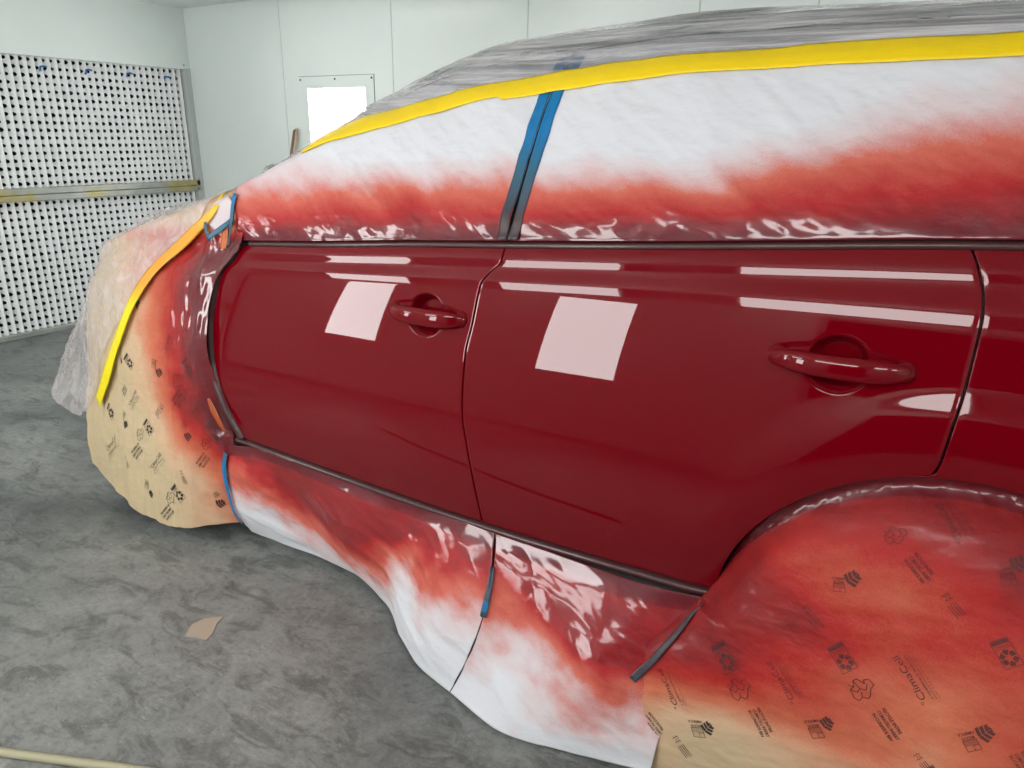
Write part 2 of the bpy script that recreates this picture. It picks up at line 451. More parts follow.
def body_grid(xs, ts):
    P = np.zeros((len(xs), len(ts), 3))
    for i, x in enumerate(xs):
        y1, z1, y2, z2, y3, z3, z4 = [float(f(x)) for f in KF]
        T = float(Tf(x)); y0 = float(S(x, T))
        P[i, :, 0] = x
        P[i, :, 1] = pchip(TP, [y0, y1, y2, y3, 2.43])(np.minimum(ts, 2 - ts))
        P[i, :, 2] = pchip(TP, [T, z1, z2, z3, z4])(np.minimum(ts, 2 - ts))
        far = ts > 1
        P[i, far, 1] = 4.86 - P[i, far, 1]
    return P
def normals(P):
    du = np.gradient(P, axis=0); dv = np.gradient(P, axis=1)
    n = np.cross(du, dv); n /= np.maximum(1e-9, np.linalg.norm(n, axis=2, keepdims=True))
    return n
def facing(P, n, out=(0, -1, .5)):
    s = np.sign((n * np.array(out)).sum(2)); s[s == 0] = 1
    return n * (1 if s.mean() > 0 else -1)
def fbm(V, sc_, seed, octs=4, hard=False, gain=.55):
    r = np.zeros(len(V)); a = 1.0; tot = 0
    Q = V * np.array(sc_) + seed * 7.31
    for o in range(octs):
        vals = np.array([noise.noise(q) for q in (Q * (2 ** o)).tolist()])
        if hard: vals = 1 - 2.2 * np.abs(vals)
        r += a * vals; tot += a; a *= gain
    return r / tot
def rot2(V, ang):     # rotate x-z
    c, s = math.cos(ang), math.sin(ang)
    W = V.copy(); W[:, 0] = c * V[:, 0] + s * V[:, 2]; W[:, 2] = -s * V[:, 0] + c * V[:, 2]; return W
def displace(P, amount, n=None, out=(0, -1, .5)):
    n = facing(P, normals(P), out) if n is None else n
    return P + n * amount[..., None]
def trees(o):
    me = o.data
    return BVHTree.FromPolygons([tuple(v.co) for v in me.vertices], [tuple(p.vertices) for p in me.polygons])
def thick(o, t):
    md = o.modifiers.new('thickness', 'SOLIDIFY'); md.thickness = t; md.offset = -1
def conform(P, targets, off, out=(0, -1, .5), reach=.08, soft=2):
    n = facing(P, normals(P), out); Q = P.copy(); H_ = np.full(P.shape[:2], -1.0)
    for i in range(P.shape[0]):
        for j in range(P.shape[1]):
            nn = Vector(n[i, j]); p = Vector(P[i, j]) + nn * reach; best = None
            for t in targets:
                h = t.ray_cast(p, -nn, reach * 2)
                if h[0] is not None and (best is None or h[3] < best): best = h[3]
            H_[i, j] = reach - best if best is not None else np.nan
    if np.isnan(H_).any():
        mval = np.nanmean(H_) if not np.isnan(H_).all() else 0
        H_ = np.where(np.isnan(H_), mval, H_)
    G = H_.copy()
    for _ in range(soft):           # tape bridges the small creases it covers
        pad = np.pad(G, 1, mode='edge')
        G = np.maximum(G, (pad[:-2, 1:-1] + pad[2:, 1:-1] + pad[1:-1, :-2] + pad[1:-1, 2:]) / 4)
    return P + n * (G + off)[..., None]
def sheet(name, P, mat, label, cat, spray=None, ink=None, t=.0008, parent=None):
    V, F = grid_mesh(P)
    n = facing(P, normals(P)); c = np.cross(np.gradient(P, axis=0), np.gradient(P, axis=1))
    if (c * n).sum() < 0: F = [f[::-1] for f in F]
    at = {'spray': np.zeros(len(V)) if spray is None else spray}
    me = mesh_from(V, F, name, at)
    o = link(name, me, mat, parent, True)
    if label: tag(o, label, cat)
    if t: thick(o, t)
    return o

# ---------------------------------------------------------------- CAR
car = thing('car', 'freshly sprayed dark red car masked for painting, doors glossy and wet', 'car', (-.7, 2.43, 0))
xs = np.concatenate([np.linspace(-3.49, -3.2, 14), np.linspace(-3.15, 2.15, 90)])
ts = np.linspace(0, 2, 61)
Pt = body_grid(xs, ts)
nrm = facing(Pt, normals(Pt), (0, 0, 1))
rows = []
zz = np.linspace(0, 1, 26)
PB = np.zeros((len(xs), 26 * 2 + 61, 3))
for i, x in enumerate(xs):
    T = float(Tf(x)); z0 = .36 + .16 * float(sstep(-3.0, -3.15, x))
    zs = z0 + (T - z0) * zz
    yn = S(np.full(26, x), zs) + .055 - .03 * sstep(T - .04, T, zs)
    PB[i, :26] = np.stack([np.full(26, x), yn, zs], -1)
    PB[i, 26:87] = Pt[i] - nrm[i] * .022
    PB[i, 87:] = np.stack([np.full(26, x), 4.86 - yn, zs], -1)[::-1]
# open the rear wheel arch in the near side
V, F = grid_mesh(PB)
F2 = []
for f in F:
    c = V[list(f)].mean(0)
    if math.hypot(c[0] - WX, c[2] - WZ) < WR - .02 and c[2] < 1.0: continue
    if math.hypot(c[0] + 2.72, c[2] - WZ) < WR - .05 and c[2] < .9: continue
    F2.append(f)
nv = PB.shape[1]
F2 += [tuple(range(nv)), tuple((len(xs)-1)*nv + k for k in range(nv))[::-1]]
F2 += [(i*nv, i*nv+nv-1, (i+1)*nv+nv-1, (i+1)*nv) for i in range(len(xs)-1)]
me = mesh_from(V, F2, 'body_shell')
link('body_shell', me, M['grey'], car, True)
panel('front_door', XL, XM, bot, 'glossy dark red front door', HF, 210, car)
panel('rear_door', XM, XR, lambda x: np.where(x < wr[-1].x, bot(x), ZR), 'glossy dark red rear door cut by wheel arch', HR, 240, car)
# rear quarter panel above the arch
def qb(x):
    x = np.asarray(x, float)
    return np.where(np.abs(x - WX) < WR, WZ + np.sqrt(np.maximum(1e-4, WR**2 - (x - WX)**2)), .46)
def xq(z): return XR(z)
panel('quarter_panel', xq, lambda z: 1.9 + 0 * z, qb, 'dark red rear quarter panel', None, 220, car, g=.0035)
# belt moulding with wet paint on it
mb = MB()
xx = np.linspace(-2.0, 1.9, 160)
sec = [(0.004, -.002), (-.004, .001), (-.007, .005), (-.006, .011), (-.002, .017), (.006, .021), (.02, .023)]
vs = []
for x in xx:
    T = float(Tf(x)); y = float(S(x, T))
    vs += [(x, y + a + .004, T + b) for a, b in sec]
ns = len(sec)
mb.add(vs, [(i*ns+k, (i+1)*ns+k, (i+1)*ns+k+1, i*ns+k+1) for i in range(len(xx)-1) for k in range(ns-1)])
o = mb.build('belt_moulding', M['wettape'], car, True); o['label'] = 'paint-covered belt trim strip below the windows'
# sill strip under the doors
mb = MB(); vs = []
xx = np.linspace(wl[-1].x - .05, wr[-1].x + .03, 120)
sec = [(.03, .004), (.006, -.003), (-.003, -.007), (-.007, -.011), (-.007, -.017), (-.004, -.023), (.014, -.029)]
for x in xx:
    zb = float(bot(np.clip(x, wl[-1].x, wr[-1].x))); y = float(S(x, zb))
    vs += [(x, y + a, zb + b - .004) for a, b in sec]
ns = len(sec)
mb.add(vs, [(i*ns+k, (i+1)*ns+k, (i+1)*ns+k+1, i*ns+k+1) for i in range(len(xx)-1) for k in range(ns-1)])
o = mb.build('sill_strip', M['wettape'], car, True); o['label'] = 'brownish red taped sill strip under the doors'
# thin dark taped edge along the front of the front door
vs = []; fs = []
zz = np.linspace(ZF, float(Tf(-1.95)), 60)
for z in zz:
    x = float(XL(z)); y = float(S(x, z))
    vs += [(x - .032, y - .004, z), (x - .020, y - .015, z), (x - .006, y - .008, z), (x - .001, y + .012, z)]
fs = [(i*4+k, i*4+k+1, (i+1)*4+k+1, (i+1)*4+k) for i in range(len(zz)-1) for k in range(3)]
mb = MB(); mb.add(vs, fs); mb.build('door_edge_tape', M['wettape'], car, True)

def handle(h, name_l, parent):
    L = .136
    n = 44; k = 20; V = []; F = []
    for i in range(n):
        u = -1 + 2 * i / (n - 1); x = h.x + L * u
        e = max(0.0, 1 - abs(u) ** 3.2) ** .5
        hh = (.0228 + .0025 * u * u + .0015 * u) * e + .0004
        bow = .034 * (1 - abs(u) ** 2.6) ** .8 if abs(u) < 1 else 0
        yc = float(S(x, h.z)) - bow * .95 - .003
        dp = (.011 + .004 * (1 - u * u)) * e + .0003
        zc = h.z + .002 * u
        for q in range(k):
            a = 2 * PI * q / k
            cz = math.copysign(abs(math.sin(a)) ** .85, math.sin(a)); cy = math.copysign(abs(math.cos(a)) ** .8, math.cos(a))
            V.append((x, yc - dp * cy * (1.0 if cy > 0 else .7) + .25 * hh * cz * .5, zc + hh * cz))
    F = [(i*k+q, (i+1)*k+q, (i+1)*k+(q+1) % k, i*k+(q+1) % k) for i in range(n-1) for q in range(k)]
    F += [tuple(range(k)), tuple((n-1)*k+q for q in range(k))[::-1]]
    me = mesh_from(V, F, 'door_handle'); o = link('door_handle', me, M['paint'], parent, True)
    o['label'] = name_l
    # end caps seated on the door (front mount and rear lock cover)
    for sgn in (-1, 1):
        V = []; n2 = 14; k2 = 20
        cx = h.x + sgn * .118
        for i in range(n2):
            f = i / (n2 - 1); r = math.sin(f * PI / 2)
            for q in range(k2):
                a = 2 * PI * q / k2
                x = cx + math.cos(a) * .022 * r; z = h.z + .002 * sgn + math.sin(a) * .0225 * r
                V.append((x, float(S(x, z)) + .003 - .019 * math.cos(f * PI / 2), z))
        F = [(i*k2+q, i*k2+(q+1) % k2, (i+1)*k2+(q+1) % k2, (i+1)*k2+q) for i in range(n2-1) for q in range(k2)]
        me = mesh_from(V, F, 'handle_mount'); mo = link('handle_mount', me, M['paint'], None, True)
        mo.parent = o; mo.matrix_parent_inverse = Matrix.Identity(4)
        mo.parent = o
    return o
for oo in [ob for ob in COL.objects if ob.name.startswith(('front_door', 'rear_door'))]:
    pass
fd = bpy.data.objects['front_door']; rd = bpy.data.objects['rear_door']
for h, d, lb in ((HF, fd, 'red pull handle on the front door'), (HR, rd, 'red pull handle on the rear door')):
    o = handle(h, lb, None)
    o.parent = d
    o.matrix_parent_inverse = Matrix.Translation(-Vector(car.location)) @ Matrix.Identity(4) if False else d.matrix_parent_inverse.copy() if False else Matrix.Identity(4)
# wheels
for (wx, wy) in ((-2.70, 1.74), (WX, 1.68), (-2.72, 3.22), (WX, 3.22)):
    mb = MB(); ns = 40
    prof = [(-.11, .20), (-.115, .30), (-.10, .345), (-.05, .36), (.05, .36), (.10, .345), (.115, .30), (.11, .20), (.06, .19), (-.02, .08), (-.02, .0)]
    prof = [(-.02, .0), (-.04, .10), (-.07, .2)] + prof[:-3] + [(.06, .19), (.05, .0)]
    vs = [(wx + r * math.cos(2*PI*k/ns), wy + d, .362 + r * math.sin(2*PI*k/ns)) for d, r in prof for k in range(ns)]
    mb.add(vs, [(i*ns+k, i*ns+(k+1) % ns, (i+1)*ns+(k+1) % ns, (i+1)*ns+k) for i in range(len(prof)-1) for k in range(ns)])
    mb.build('wheel', M['tyre'], car, True)

# ---------------------------------------------------------------- MASKING: window paper
def seamx(t): return -.985 + .02 * t
def window_paper(x0f, x1f, nx, label, seed, hs, n_t=120, warp=.10):
    us = np.linspace(0, 1, nx); tv = np.linspace(-.01, .64, n_t)
    P = np.zeros((nx, n_t, 3)); X = np.zeros((nx, n_t))
    for j, t in enumerate(tv): X[:, j] = x0f(t) + (x1f(t) - x0f(t)) * us
    y1 = [f(X) for f in KF]
    T = Tf(X); Y0 = S(X, T)
    tt = np.clip(tv, 0, 1)[None, :] + 0 * X
    Pn = np.zeros_like(P)
    for i in range(nx):
        for j in range(n_t):
            pass
    # piecewise smooth interpolation through the four section points
    def sect(v0, v1, v2, v3, v4):
        out = np.zeros_like(X)
        for i in range(nx):
            # x varies slowly with t, so the section at the row's own x is used
            out[i] = [0] * n_t
        for j, t in enumerate(tv):
            w = basis(max(t, 0))
            out[:, j] = w[0]*v0[:, j] + w[1]*v1[:, j] + w[2]*v2[:, j] + w[3]*v3[:, j] + w[4]*v4[:, j]
        return out
    Y = sect(Y0, y1[0], y1[2], y1[4], 2.43 + 0*X); Z = sect(T, y1[1], y1[3], y1[5], y1[6])
    P[..., 0], P[..., 1], P[..., 2] = X, Y, Z + .024 * (1 - tt) ** 2
    P[..., 2] += np.minimum(tv, 0)[None, :] * .3
    V = P.reshape(-1, 3)
    Vr = rot2(V, -.55)
    big = fbm(Vr, (2.2, 2, 7.0), seed, 4, True)
    fine = fbm(Vr, (10, 8, 26), seed + 3, 3, True)
    soft = fbm(V, (2.2, 2, 2.5), seed + 9, 2)
    hgt = (Z - T).reshape(-1); hfrac = np.clip(hgt / .07, 0, 1)
    d = (.011 + .0085 * big + .0012 * fine + .005 * soft)
    loose = np.exp(-((hgt - .035) / .03) ** 2)          # puckers just above the trim
    puck = fbm(rot2(V, -.3), (3.5, 2, 12), seed + 5, 3, True)
    d = d * (.25 + .75 * hfrac) + loose * .008 * puck
    P = displace(P, d.reshape(nx, n_t), out=(0, -1, .5))
    # overspray
    st = fbm(rot2(V, -.5), (2.4, 2, 10), seed + 1, 5)
    hsx = hs(V[:, 0])
    s = .98 - .50 * (hgt / hsx) + .27 * st * np.clip(hgt / .1, 0, 1)
    s = np.clip(s, 0, 1.0)
    s = np.where(hgt < .03, np.maximum(s, .9), s)
    return P, s
def basis(t):
    # pchip through unit data gives linear-ish weights; use smooth Hermite weights between knots
    w = [0.0] * 5
    for k in range(4):
        if TP[k] <= t <= TP[k + 1] or k == 3:
            f = (t - TP[k]) / (TP[k + 1] - TP[k])
            # catmull-rom over uneven knots
            P0, P1, P2, P3 = max(k - 1, 0), k, k + 1, min(k + 2, 4)
            h = TP[P2] - TP[P1]
            h00, h10, h01, h11 = 2*f**3-3*f**2+1, f**3-2*f**2+f, -2*f**3+3*f**2, f**3-f**2
            w[P1] += h00; w[P2] += h01
            dm = TP[P2] - TP[P0]; w[P2] += h10 * h / dm; w[P0] -= h10 * h / dm
            dm = TP[P3] - TP[P1]; w[P3] += h11 * h / dm; w[P1] -= h11 * h / dm
            break
    return w
P, s = window_paper(lambda t: -2.04 - .07 * t + 0 * t, lambda t: seamx(t) - .004, 230,
                    '', 2, lambda x: .125 + .03 * sstep(-1.6, -2.0, x))
fw = sheet('front_window_paper', P, M['whitepaper'], 'white paper with pink and red overspray over the front door window', 'masking paper', s.ravel())
P, s = window_paper(lambda t: seamx(t) + .004, lambda t: 1.5 + 0 * t, 420,
                    '', 11, lambda x: .105 + .075 * sstep(-.6, .15, x))
rw = sheet('rear_window_paper', P, M['whitepaper'], 'white paper with red overspray over the rear door window, right of blue tape', 'masking paper', s.ravel())

bvfw, bvrw = trees(fw), trees(rw)
under = [bvfw, bvrw]
# ---------------------------------------------------------------- roof film, tapes on the roof edge
def strip_on_body(name, x0, x1, ta, tb, mat, label, off=.019, nx=200, seed=1, parent=None, spray=None):
    xs = np.linspace(x0, x1, nx); nt_ = 9
    P = np.zeros((nx, nt_, 3))
    for i, x in enumerate(xs):
        a, b = ta(x), tb(x)
        P[i] = body_grid([x], np.linspace(a, b, nt_))[0]
    P = conform(P, under, .0045, soft=6)
    return sheet(name, P, mat, label, 'tape', spray=None if spray is None else spray(P.reshape(-1, 3)), t=.0006)
strip_on_body('yellow_tape', -1.84, 1.9, lambda x: .42 + (.012 if x < -1.13 else -.002) + .004 * math.sin(x * 9), lambda x: .525 + (.004 if x < -1.2 else 0),
              M['yellow'], 'long yellow tape along the roof edge above the windows', off=.020, seed=8)

xs = np.linspace(-2.12, 1.95, 300); ts = np.concatenate([np.linspace(.50, 1, 100), np.linspace(1.02, 1.7, 20)])
P = body_grid(xs, ts); V = P.reshape(-1, 3)
b1 = fbm(V, (.8, 4, 16), 31, 5, True); b2 = fbm(V, (3, 7, 26), 33, 3, True)
tq = np.repeat(np.minimum(ts, 2 - ts)[None, :], len(xs), 0).ravel()
d = ((.010 * b1 + .003 * b2 + .008) * sstep(.51, .60, tq)).reshape(P.shape[:2])
P = displace(P, .016 + d, out=(0, -.3, 1))
k = 45
P[:, :k] = np.where((sstep(.51, .60, np.minimum(ts[:k], 1)) < 1)[None, :, None], conform(P[:, :k] , under, .001, out=(0, -.4, 1), soft=1) + np.array([0, -.2, .8]) * np.maximum(d[:, :k, None], 0), P[:, :k])

roof = sheet('roof_film', P, M['roofilm'], 'crumpled translucent grey plastic film over the car roof', 'plastic film', t=0)


# pillar tapes over the door gap between the windows
def pillar(name, xa, xb, label, off):
    ts = np.linspace(0.0, .60, 60); P = np.zeros((6, 60, 3))
    for i in range(6):
        for j, t in enumerate(ts):
            x = seamx(t) + (xa + (xb - xa) * i / 5) * (1.0 + .55 * t)
            y, z = body(x, max(t, 0)); P[i, j] = (x, y, z)
    V = P.reshape(-1, 3)
    P[..., 2] += .018 * (1 - ts[None, :] / .6)
    P = conform(P, under, off)
    h = P[..., 2].reshape(-1)
    s = np.clip((1.50 - h) / .20, 0, 1)
    return sheet(name, P, M['blue'], label, 'tape', spray=s, t=.0008)
pillar('blue_tape', -.032, -.003, 'left strip of blue tape down the pillar between the windows', .002)
pillar('blue_tape', .003, .030, 'right strip of blue tape down the pillar between the windows', .002)
pb = MB()
vs = []
for t in np.linspace(0, .60, 50):
    x = seamx(t); y, z = body(x, t); z += .018 * (1 - t / .6)
    vs += [(x - .004, y - .012, z + .004), (x + .004, y - .012, z + .004)]
pb.add(vs, [(2*i, 2*i+1, 2*i+3, 2*i+2) for i in range(49)])
pb.build('pillar_gap', M['black'], car)

# ---------------------------------------------------------------- front paper (fender, wheel and hood)
x0s = np.concatenate([np.linspace(-2.02, -3.1, 150), np.linspace(-3.11, -3.47, 40)])
bx = [-2.02, -2.15, -2.35, -2.6, -2.85, -3.06, -3.12, -3.18, -3.3, -3.48]
bp = [(-2.10, 1.61, .10), (-2.20, 1.53, .09), (-2.42, 1.455, .05), (-2.60, 1.455, .055), (-2.88, 1.51, .085), (-3.10, 1.565, .12), (-3.13, 1.58, .18), (-3.16, 1.61, .30), (-3.28, 1.73, .33), (-3.46, 2.05, .36)]
fb = [pchip(bx, [q[c] for q in bp]) for c in range(3)]
ctrl_n = 15
rows_t = np.linspace(0, 1, 230)
P = np.zeros((len(x0s), 230, 3))
eXL = lambda z: float(XL(np.clip(z, ZF, 1.15)))
for i, x0 in enumerate(x0s):
    T = float(Tf(x0))
    sh = (1 - sstep(-2.05, -2.55, x0))
    c = []
    for t in (1.25, 1.0, .8, .62, .52, .42, .2, .05):
        y, z = body_grid([x0], np.array([t]))[0, 0, 1:]
        c.append((x0, y, z))
    B = fb[0](x0), fb[1](x0), fb[2](x0)
    k = min(1.0, (T - .4) / .72)
    for zf in (1.0, .9, .78, .66, .55):
        z = zf * T / 1.12 if T > .9 else .4 + (T - .4) * (zf - .45) / .6
        ex = (eXL(z) - (-2.02)) * sh - .002 * sh
        if zf <= .66:
            q = {.66: .25, .55: .45}[zf] * (1 if x0 > -3.1 else .4)
        else: q = 0
        x = x0 + ex
        y = float(S(x0 + ex, z)) - .012
        if z < .9 and x0 > -3.12: y = y * (1 - q) + (B[1] * .4 + y * .6) * q
        c.append((x + (B[0] - x) * q * .3, y, z))
    mx, my, mz = c[-1]
    # tuck to the sill corner beside the door, hang free elsewhere
    c.append((mx * .55 + B[0] * .45 + (.0), my * .5 + B[1] * .5 - .010, mz * .5 + B[2] * .5))
    c.append(B)
    c = np.array(c)
    L = np.concatenate([[0], np.cumsum(np.linalg.norm(np.diff(c, axis=0), axis=1))]); L /= L[-1]
    for a in range(3): P[i, :, a] = pchip(L, c[:, a])(rows_t)
# smooth along columns
for _ in range(3):
    P[1:-1] = .25 * P[:-2] + .5 * P[1:-1] + .25 * P[2:]
V = P.reshape(-1, 3)
near = sstep(-2.75, -2.02, V[:, 0])
hang = fbm(V, (6, 3, 1.1), 51, 4, True); ridge = fbm(V, (15, 3, 2.6), 58, 3, True); cr = fbm(V, (14, 9, 5), 52, 3, True); big = fbm(rot2(V, .7), (3, 3, 9), 53, 4, True)
d = .010 + .016 * hang * sstep(1.1, .8, V[:, 2]) + .007 * ridge * near * sstep(.45, .6, V[:, 2]) + .0025 * cr + .009 * big * sstep(.9, 1.1, V[:, 2])
ed = np.exp(-((V[:, 0] + 2.11) / .05) ** 2) * (V[:, 2] > ZF)
d = d * (1 - .7 * ed)
P = displace(P, d.reshape(P.shape[:2]), out=(-.3, -1, .5))
V = P.reshape(-1, 3)
st = fbm(V, (3, 3, 3), 54, 4)
distx = (V[:, 0] * -1 - 2.08)                       # distance in front of the door edge
dl = distx - .06 * (1.0 - V[:, 2])
s = 1.12 - dl / (.50 + .30 * sstep(.6, 1.05, V[:, 2])) + .30 * st
s = s - .62 * sstep(.60, .15, V[:, 2])
s = np.where(V[:, 2] > 1.10, s * .75 + .18, s)
s = s - .62 * sstep(1.13, 1.22, V[:, 2])
s = np.where((V[:, 2] > 1.12) & (V[:, 0] > -2.5), np.maximum(s, .24), s)
s = np.clip(s, 0, 1)
s = np.where((V[:, 0] < -2.9), np.clip(s, 0, .25), s)
fp = sheet('front_paper', P, M['frontpaper'], 'tan printed masking paper over the fender and front wheel, left of the front door', 'masking paper', s, t=0)
FP_P, FP_s = P, s

# ---------------------------------------------------------------- film over the hood, hanging in front of the nose
cols = [
 [(-2.02, 2.43, 1.47), (-2.06, 2.0, 1.40), (-2.12, 1.76, 1.31), (-2.16, 1.66, 1.26)],
 [(-2.40, 2.43, 1.33), (-2.40, 2.0, 1.28), (-2.32, 1.72, 1.235), (-2.26, 1.60, 1.15)],
 [(-2.80, 2.43, 1.22), (-2.75, 2.0, 1.19), (-2.62, 1.68, 1.15), (-2.49, 1.565, .98)],
 [(-3.10, 2.43, 1.16), (-3.05, 2.0, 1.13), (-2.90, 1.71, 1.035), (-2.74, 1.575, .75)],
 [(-3.24, 2.43, 1.07), (-3.18, 2.05, 1.04), (-3.11, 1.79, .95), (-3.07, 1.60, .36)],
 [(-3.36, 2.43, .97), (-3.32, 2.1, .93), (-3.41, 1.80, .70), (-3.33, 1.64, .25)],
 [(-3.46, 2.43, .88), (-3.42, 2.18, .84), (-3.60, 1.86, .56), (-3.70, 1.73, .24)],
 [(-3.50, 2.43, .82), (-3.54, 2.2, .78), (-3.78, 2.0, .56), (-3.86, 1.92, .27)],
 [(-3.54, 2.60, .84), (-3.60, 2.5, .78), (-3.80, 2.4, .55), (-3.88, 2.4, .30)]]
C = np.array(cols); nu, nv = 190, 110
ui = np.linspace(0, len(cols) - 1, nu); vi = np.linspace(0, 3, nv)
C1 = np.zeros((nu, 4, 3))
for k in range(4):
    for a in range(3): C1[:, k, a] = pchip(range(len(cols)), C[:, k, a])(ui)
P = np.zeros((nu, nv, 3))
for i in range(nu):
    for a in range(3): P[i, :, a] = pchip(range(4), C1[i, :, a])(vi)
# drop the film onto the paper wherever it would sink below it
bv = trees(fp)
V = P.reshape(-1, 3)
b1 = fbm(rot2(V, .45), (3, 3, 12), 61, 5, True); b2 = fbm(V, (12, 12, 12), 62, 3, True)
b3 = fbm(rot2(V, .75), (1.6, 1.6, 22), 63, 3, True)
d = (.010 + (.010 * b1 + .004 * b2 + .008 * b3)).reshape(nu, nv)
P = displace(P, d, out=(-.3, -1, .6))
for i in range(nu):
    for j in range(nv):
        q = Vector(P[i, j])
        if i < nu * .58:
            loc, nn, idx, dist = bv.find_nearest(q)
            if loc is not None:
                if nn.dot(Vector((-.3, -1, .6))) < 0: nn = -nn
                hgt = (q - loc).dot(nn)
                if hgt < .006 or (hgt < .2 and j > nv * .93):
                    P[i, j] = loc + nn * .008
hf = sheet('hood_film', P, M['hoodfilm'], 'crinkled clear plastic film over the car hood, hanging loose at the front', 'plastic film', t=0)

# ---------------------------------------------------------------- tapes laid on the papers along traced paths
def ribbon(name, pts, widths, target, mat, label, off=.004, n=40, sprayf=None, parent=None, cat='tape', cams=EYE, snap=True, smooth=2):
    pts = [Vector(p) for p in pts]
    arr = np.array([tuple(p) for p in pts]); L = np.concatenate([[0], np.cumsum(np.linalg.norm(np.diff(arr, axis=0), axis=1))]); L /= L[-1]
    f = [pchip(L, arr[:, a]) for a in range(3)]; fwid = pchip(L, widths)
    tt = np.linspace(0, 1, n); C = [Vector((float(f[0](t)), float(f[1](t)), float(f[2](t)))) for t in tt]
    P = np.zeros((n, 5, 3))
    for i, c in enumerate(C):
        d = (C[min(i+1, n-1)] - C[max(i-1, 0)]).normalized()
        loc, nn, idx, dist = target.find_nearest(c)
        if nn.dot((cams - c)) < 0: nn = -nn
        side = d.cross(nn).normalized(); w = float(fwid(tt[i])) / 2
        for k in range(5):
            q = c + side * (w * (k - 2) / 2)
            if snap:
                l2, n2, _, _ = target.find_nearest(q)
                if n2.dot((cams - c)) < 0: n2 = -n2
                q = l2 + nn * off
            P[i, k] = q
    if n > 8:
        for _ in range(smooth):
            P[1:-1] = .25 * P[:-2] + .5 * P[1:-1] + .25 * P[2:]
    s = sprayf(P.reshape(-1, 3)) if sprayf else None
    return sheet(name, P, mat, label, cat, spray=s, t=.0006, parent=parent)
def cast(px, py, target, fallback=1.6):
    h = target.ray_cast(EYE, ray(px, py))
    if h[0] is None: return aty(px, py, fallback)
    return h[0]
bvf = trees(fp); bvh_ = trees(hf)
path = [cast(*p, bvf) for p in [(252, 193), (222, 209), (205, 224), (190, 240), (170, 260), (150, 280), (139, 297), (131, 316), (123, 338), (112, 372), (103, 402)]]
ribbon('yellow_tape', path, [.012, .024, .034, .042, .048, .050, .050, .050, .052, .056, .058], bvf, M['yellowbright'],
       'yellow tape running down the masked fender at the edge of the film', off=.020, n=80, smooth=14,
       sprayf=lambda V: .5 * sstep(.86, .98, V[:, 2]) * sstep(1.35, 1.15, V[:, 2]) )

# ---------------------------------------------------------------- skirt papers under the sill
bvs = None
tpx = [(228, 448), (262, 452), (300, 465), (345, 481), (395, 499), (430, 511), (465, 523), (505, 538), (560, 557), (620, 578), (660, 590), (704, 600)]
bpx = [(252, 531, .05), (282, 543, .045), (318, 556, .035), (352, 573, .03), (385, 600, .02), (402, 638, .012), (425, 671, .01), (455, 696, .01), (500, 731, .01), (550, 747, .01), (598, 759, .012), (650, 771, .015)]
Tq = [Vector((p.x, 1.516, p.z + .019)) for p in [aty(x, y, 1.535) for x, y in tpx]]
Bq = [atz(x, y, z) for x, y, z in bpx]
xi = list(range(len(tpx)))
ft = [pchip(xi, [q[a] for q in Tq]) for a in range(3)]; fq = [pchip(xi, [q[a] for q in Bq]) for a in range(3)]
def skirt(u0, u1, nu, seed, name, label, whiteline):
    nv = 130; us = np.linspace(u0, u1, nu); vs = np.linspace(0, 1, nv)
    A = np.stack([f(us) for f in ft], -1); Bm = np.stack([f(us) for f in fq], -1)
    P = A[:, None] * (1 - vs[None, :, None]) + Bm[:, None] * vs[None, :, None]
    bulge = np.sin(vs * PI)[None, :] * (.020 + .020 * np.sin(us * 2.1 + 1)[:, None])
    P[..., 1] -= bulge
    P[..., 0] += .052 * (np.sin(vs * PI) ** 1)[None, :] * np.exp(-((us - 6.86) / .9) ** 2)[:, None]
    P[..., 2] += .015 * (np.sin(vs * PI) ** 2)[None, :]
    V = P.reshape(-1, 3)
    b1 = fbm(rot2(V, -.5), (2.2, 2, 6), seed, 4, True, .42); b2 = fbm(V, (7, 5, 4), seed + 1, 2, True); b3 = fbm(V, (1.6, 1, 2.2), seed + 2, 2)
    vv = np.repeat(vs[None, :], nu, 0).ravel()
    d = (.013 * b1 * sstep(0, .40, vv) + .003 * b2 * sstep(.1, .5, vv) + .003 * np.maximum(0, b1) ** 2 + .02 * b3) * sstep(0, .12, vv) * (1 - .6 * sstep(.85, 1, vv)) + .0022 * fbm(rot2(V, -.4), (4, 3, 9), seed + 5, 2, True) * sstep(.35, .02, vv)
    P = displace(P, d.reshape(nu, nv), out=(0, -1, .4))
    P[..., 2] = np.maximum(P[..., 2], .004)
    V = P.reshape(-1, 3)
    uu = np.repeat(us[:, None], nv, 1).ravel()
    st = fbm(rot2(V, -.4), (5, 4, 8), seed + 7, 4)
    wl_ = whiteline(uu)
    s = .5 + (wl_ - vv) * 1.35 + .45 * st
    s = np.clip(s, 0, .84)
    s = np.where(vv < .10, np.maximum(s, 1 - vv), s)
    return sheet(name, P, M['whitepaper'], label, 'masking paper', s, t=.0008)
wlf = pchip([0, 1, 2, 3, 4, 5, 6, 7, 8, 9, 10, 11], [.30, .42, .72, .78, .66, .42, .40, .44, .52, .62, .60, .60])
sk1 = skirt(0, 6.85, 230, 71, 'sill_paper', 'white paper skirt with red overspray under the front door, left of the seam', wlf)
sk2 = skirt(6.87, 11, 170, 81, 'sill_paper', 'white paper skirt with red overspray under the rear door, right of the seam', wlf)
bv1, bv2 = trees(sk1), trees(sk2)

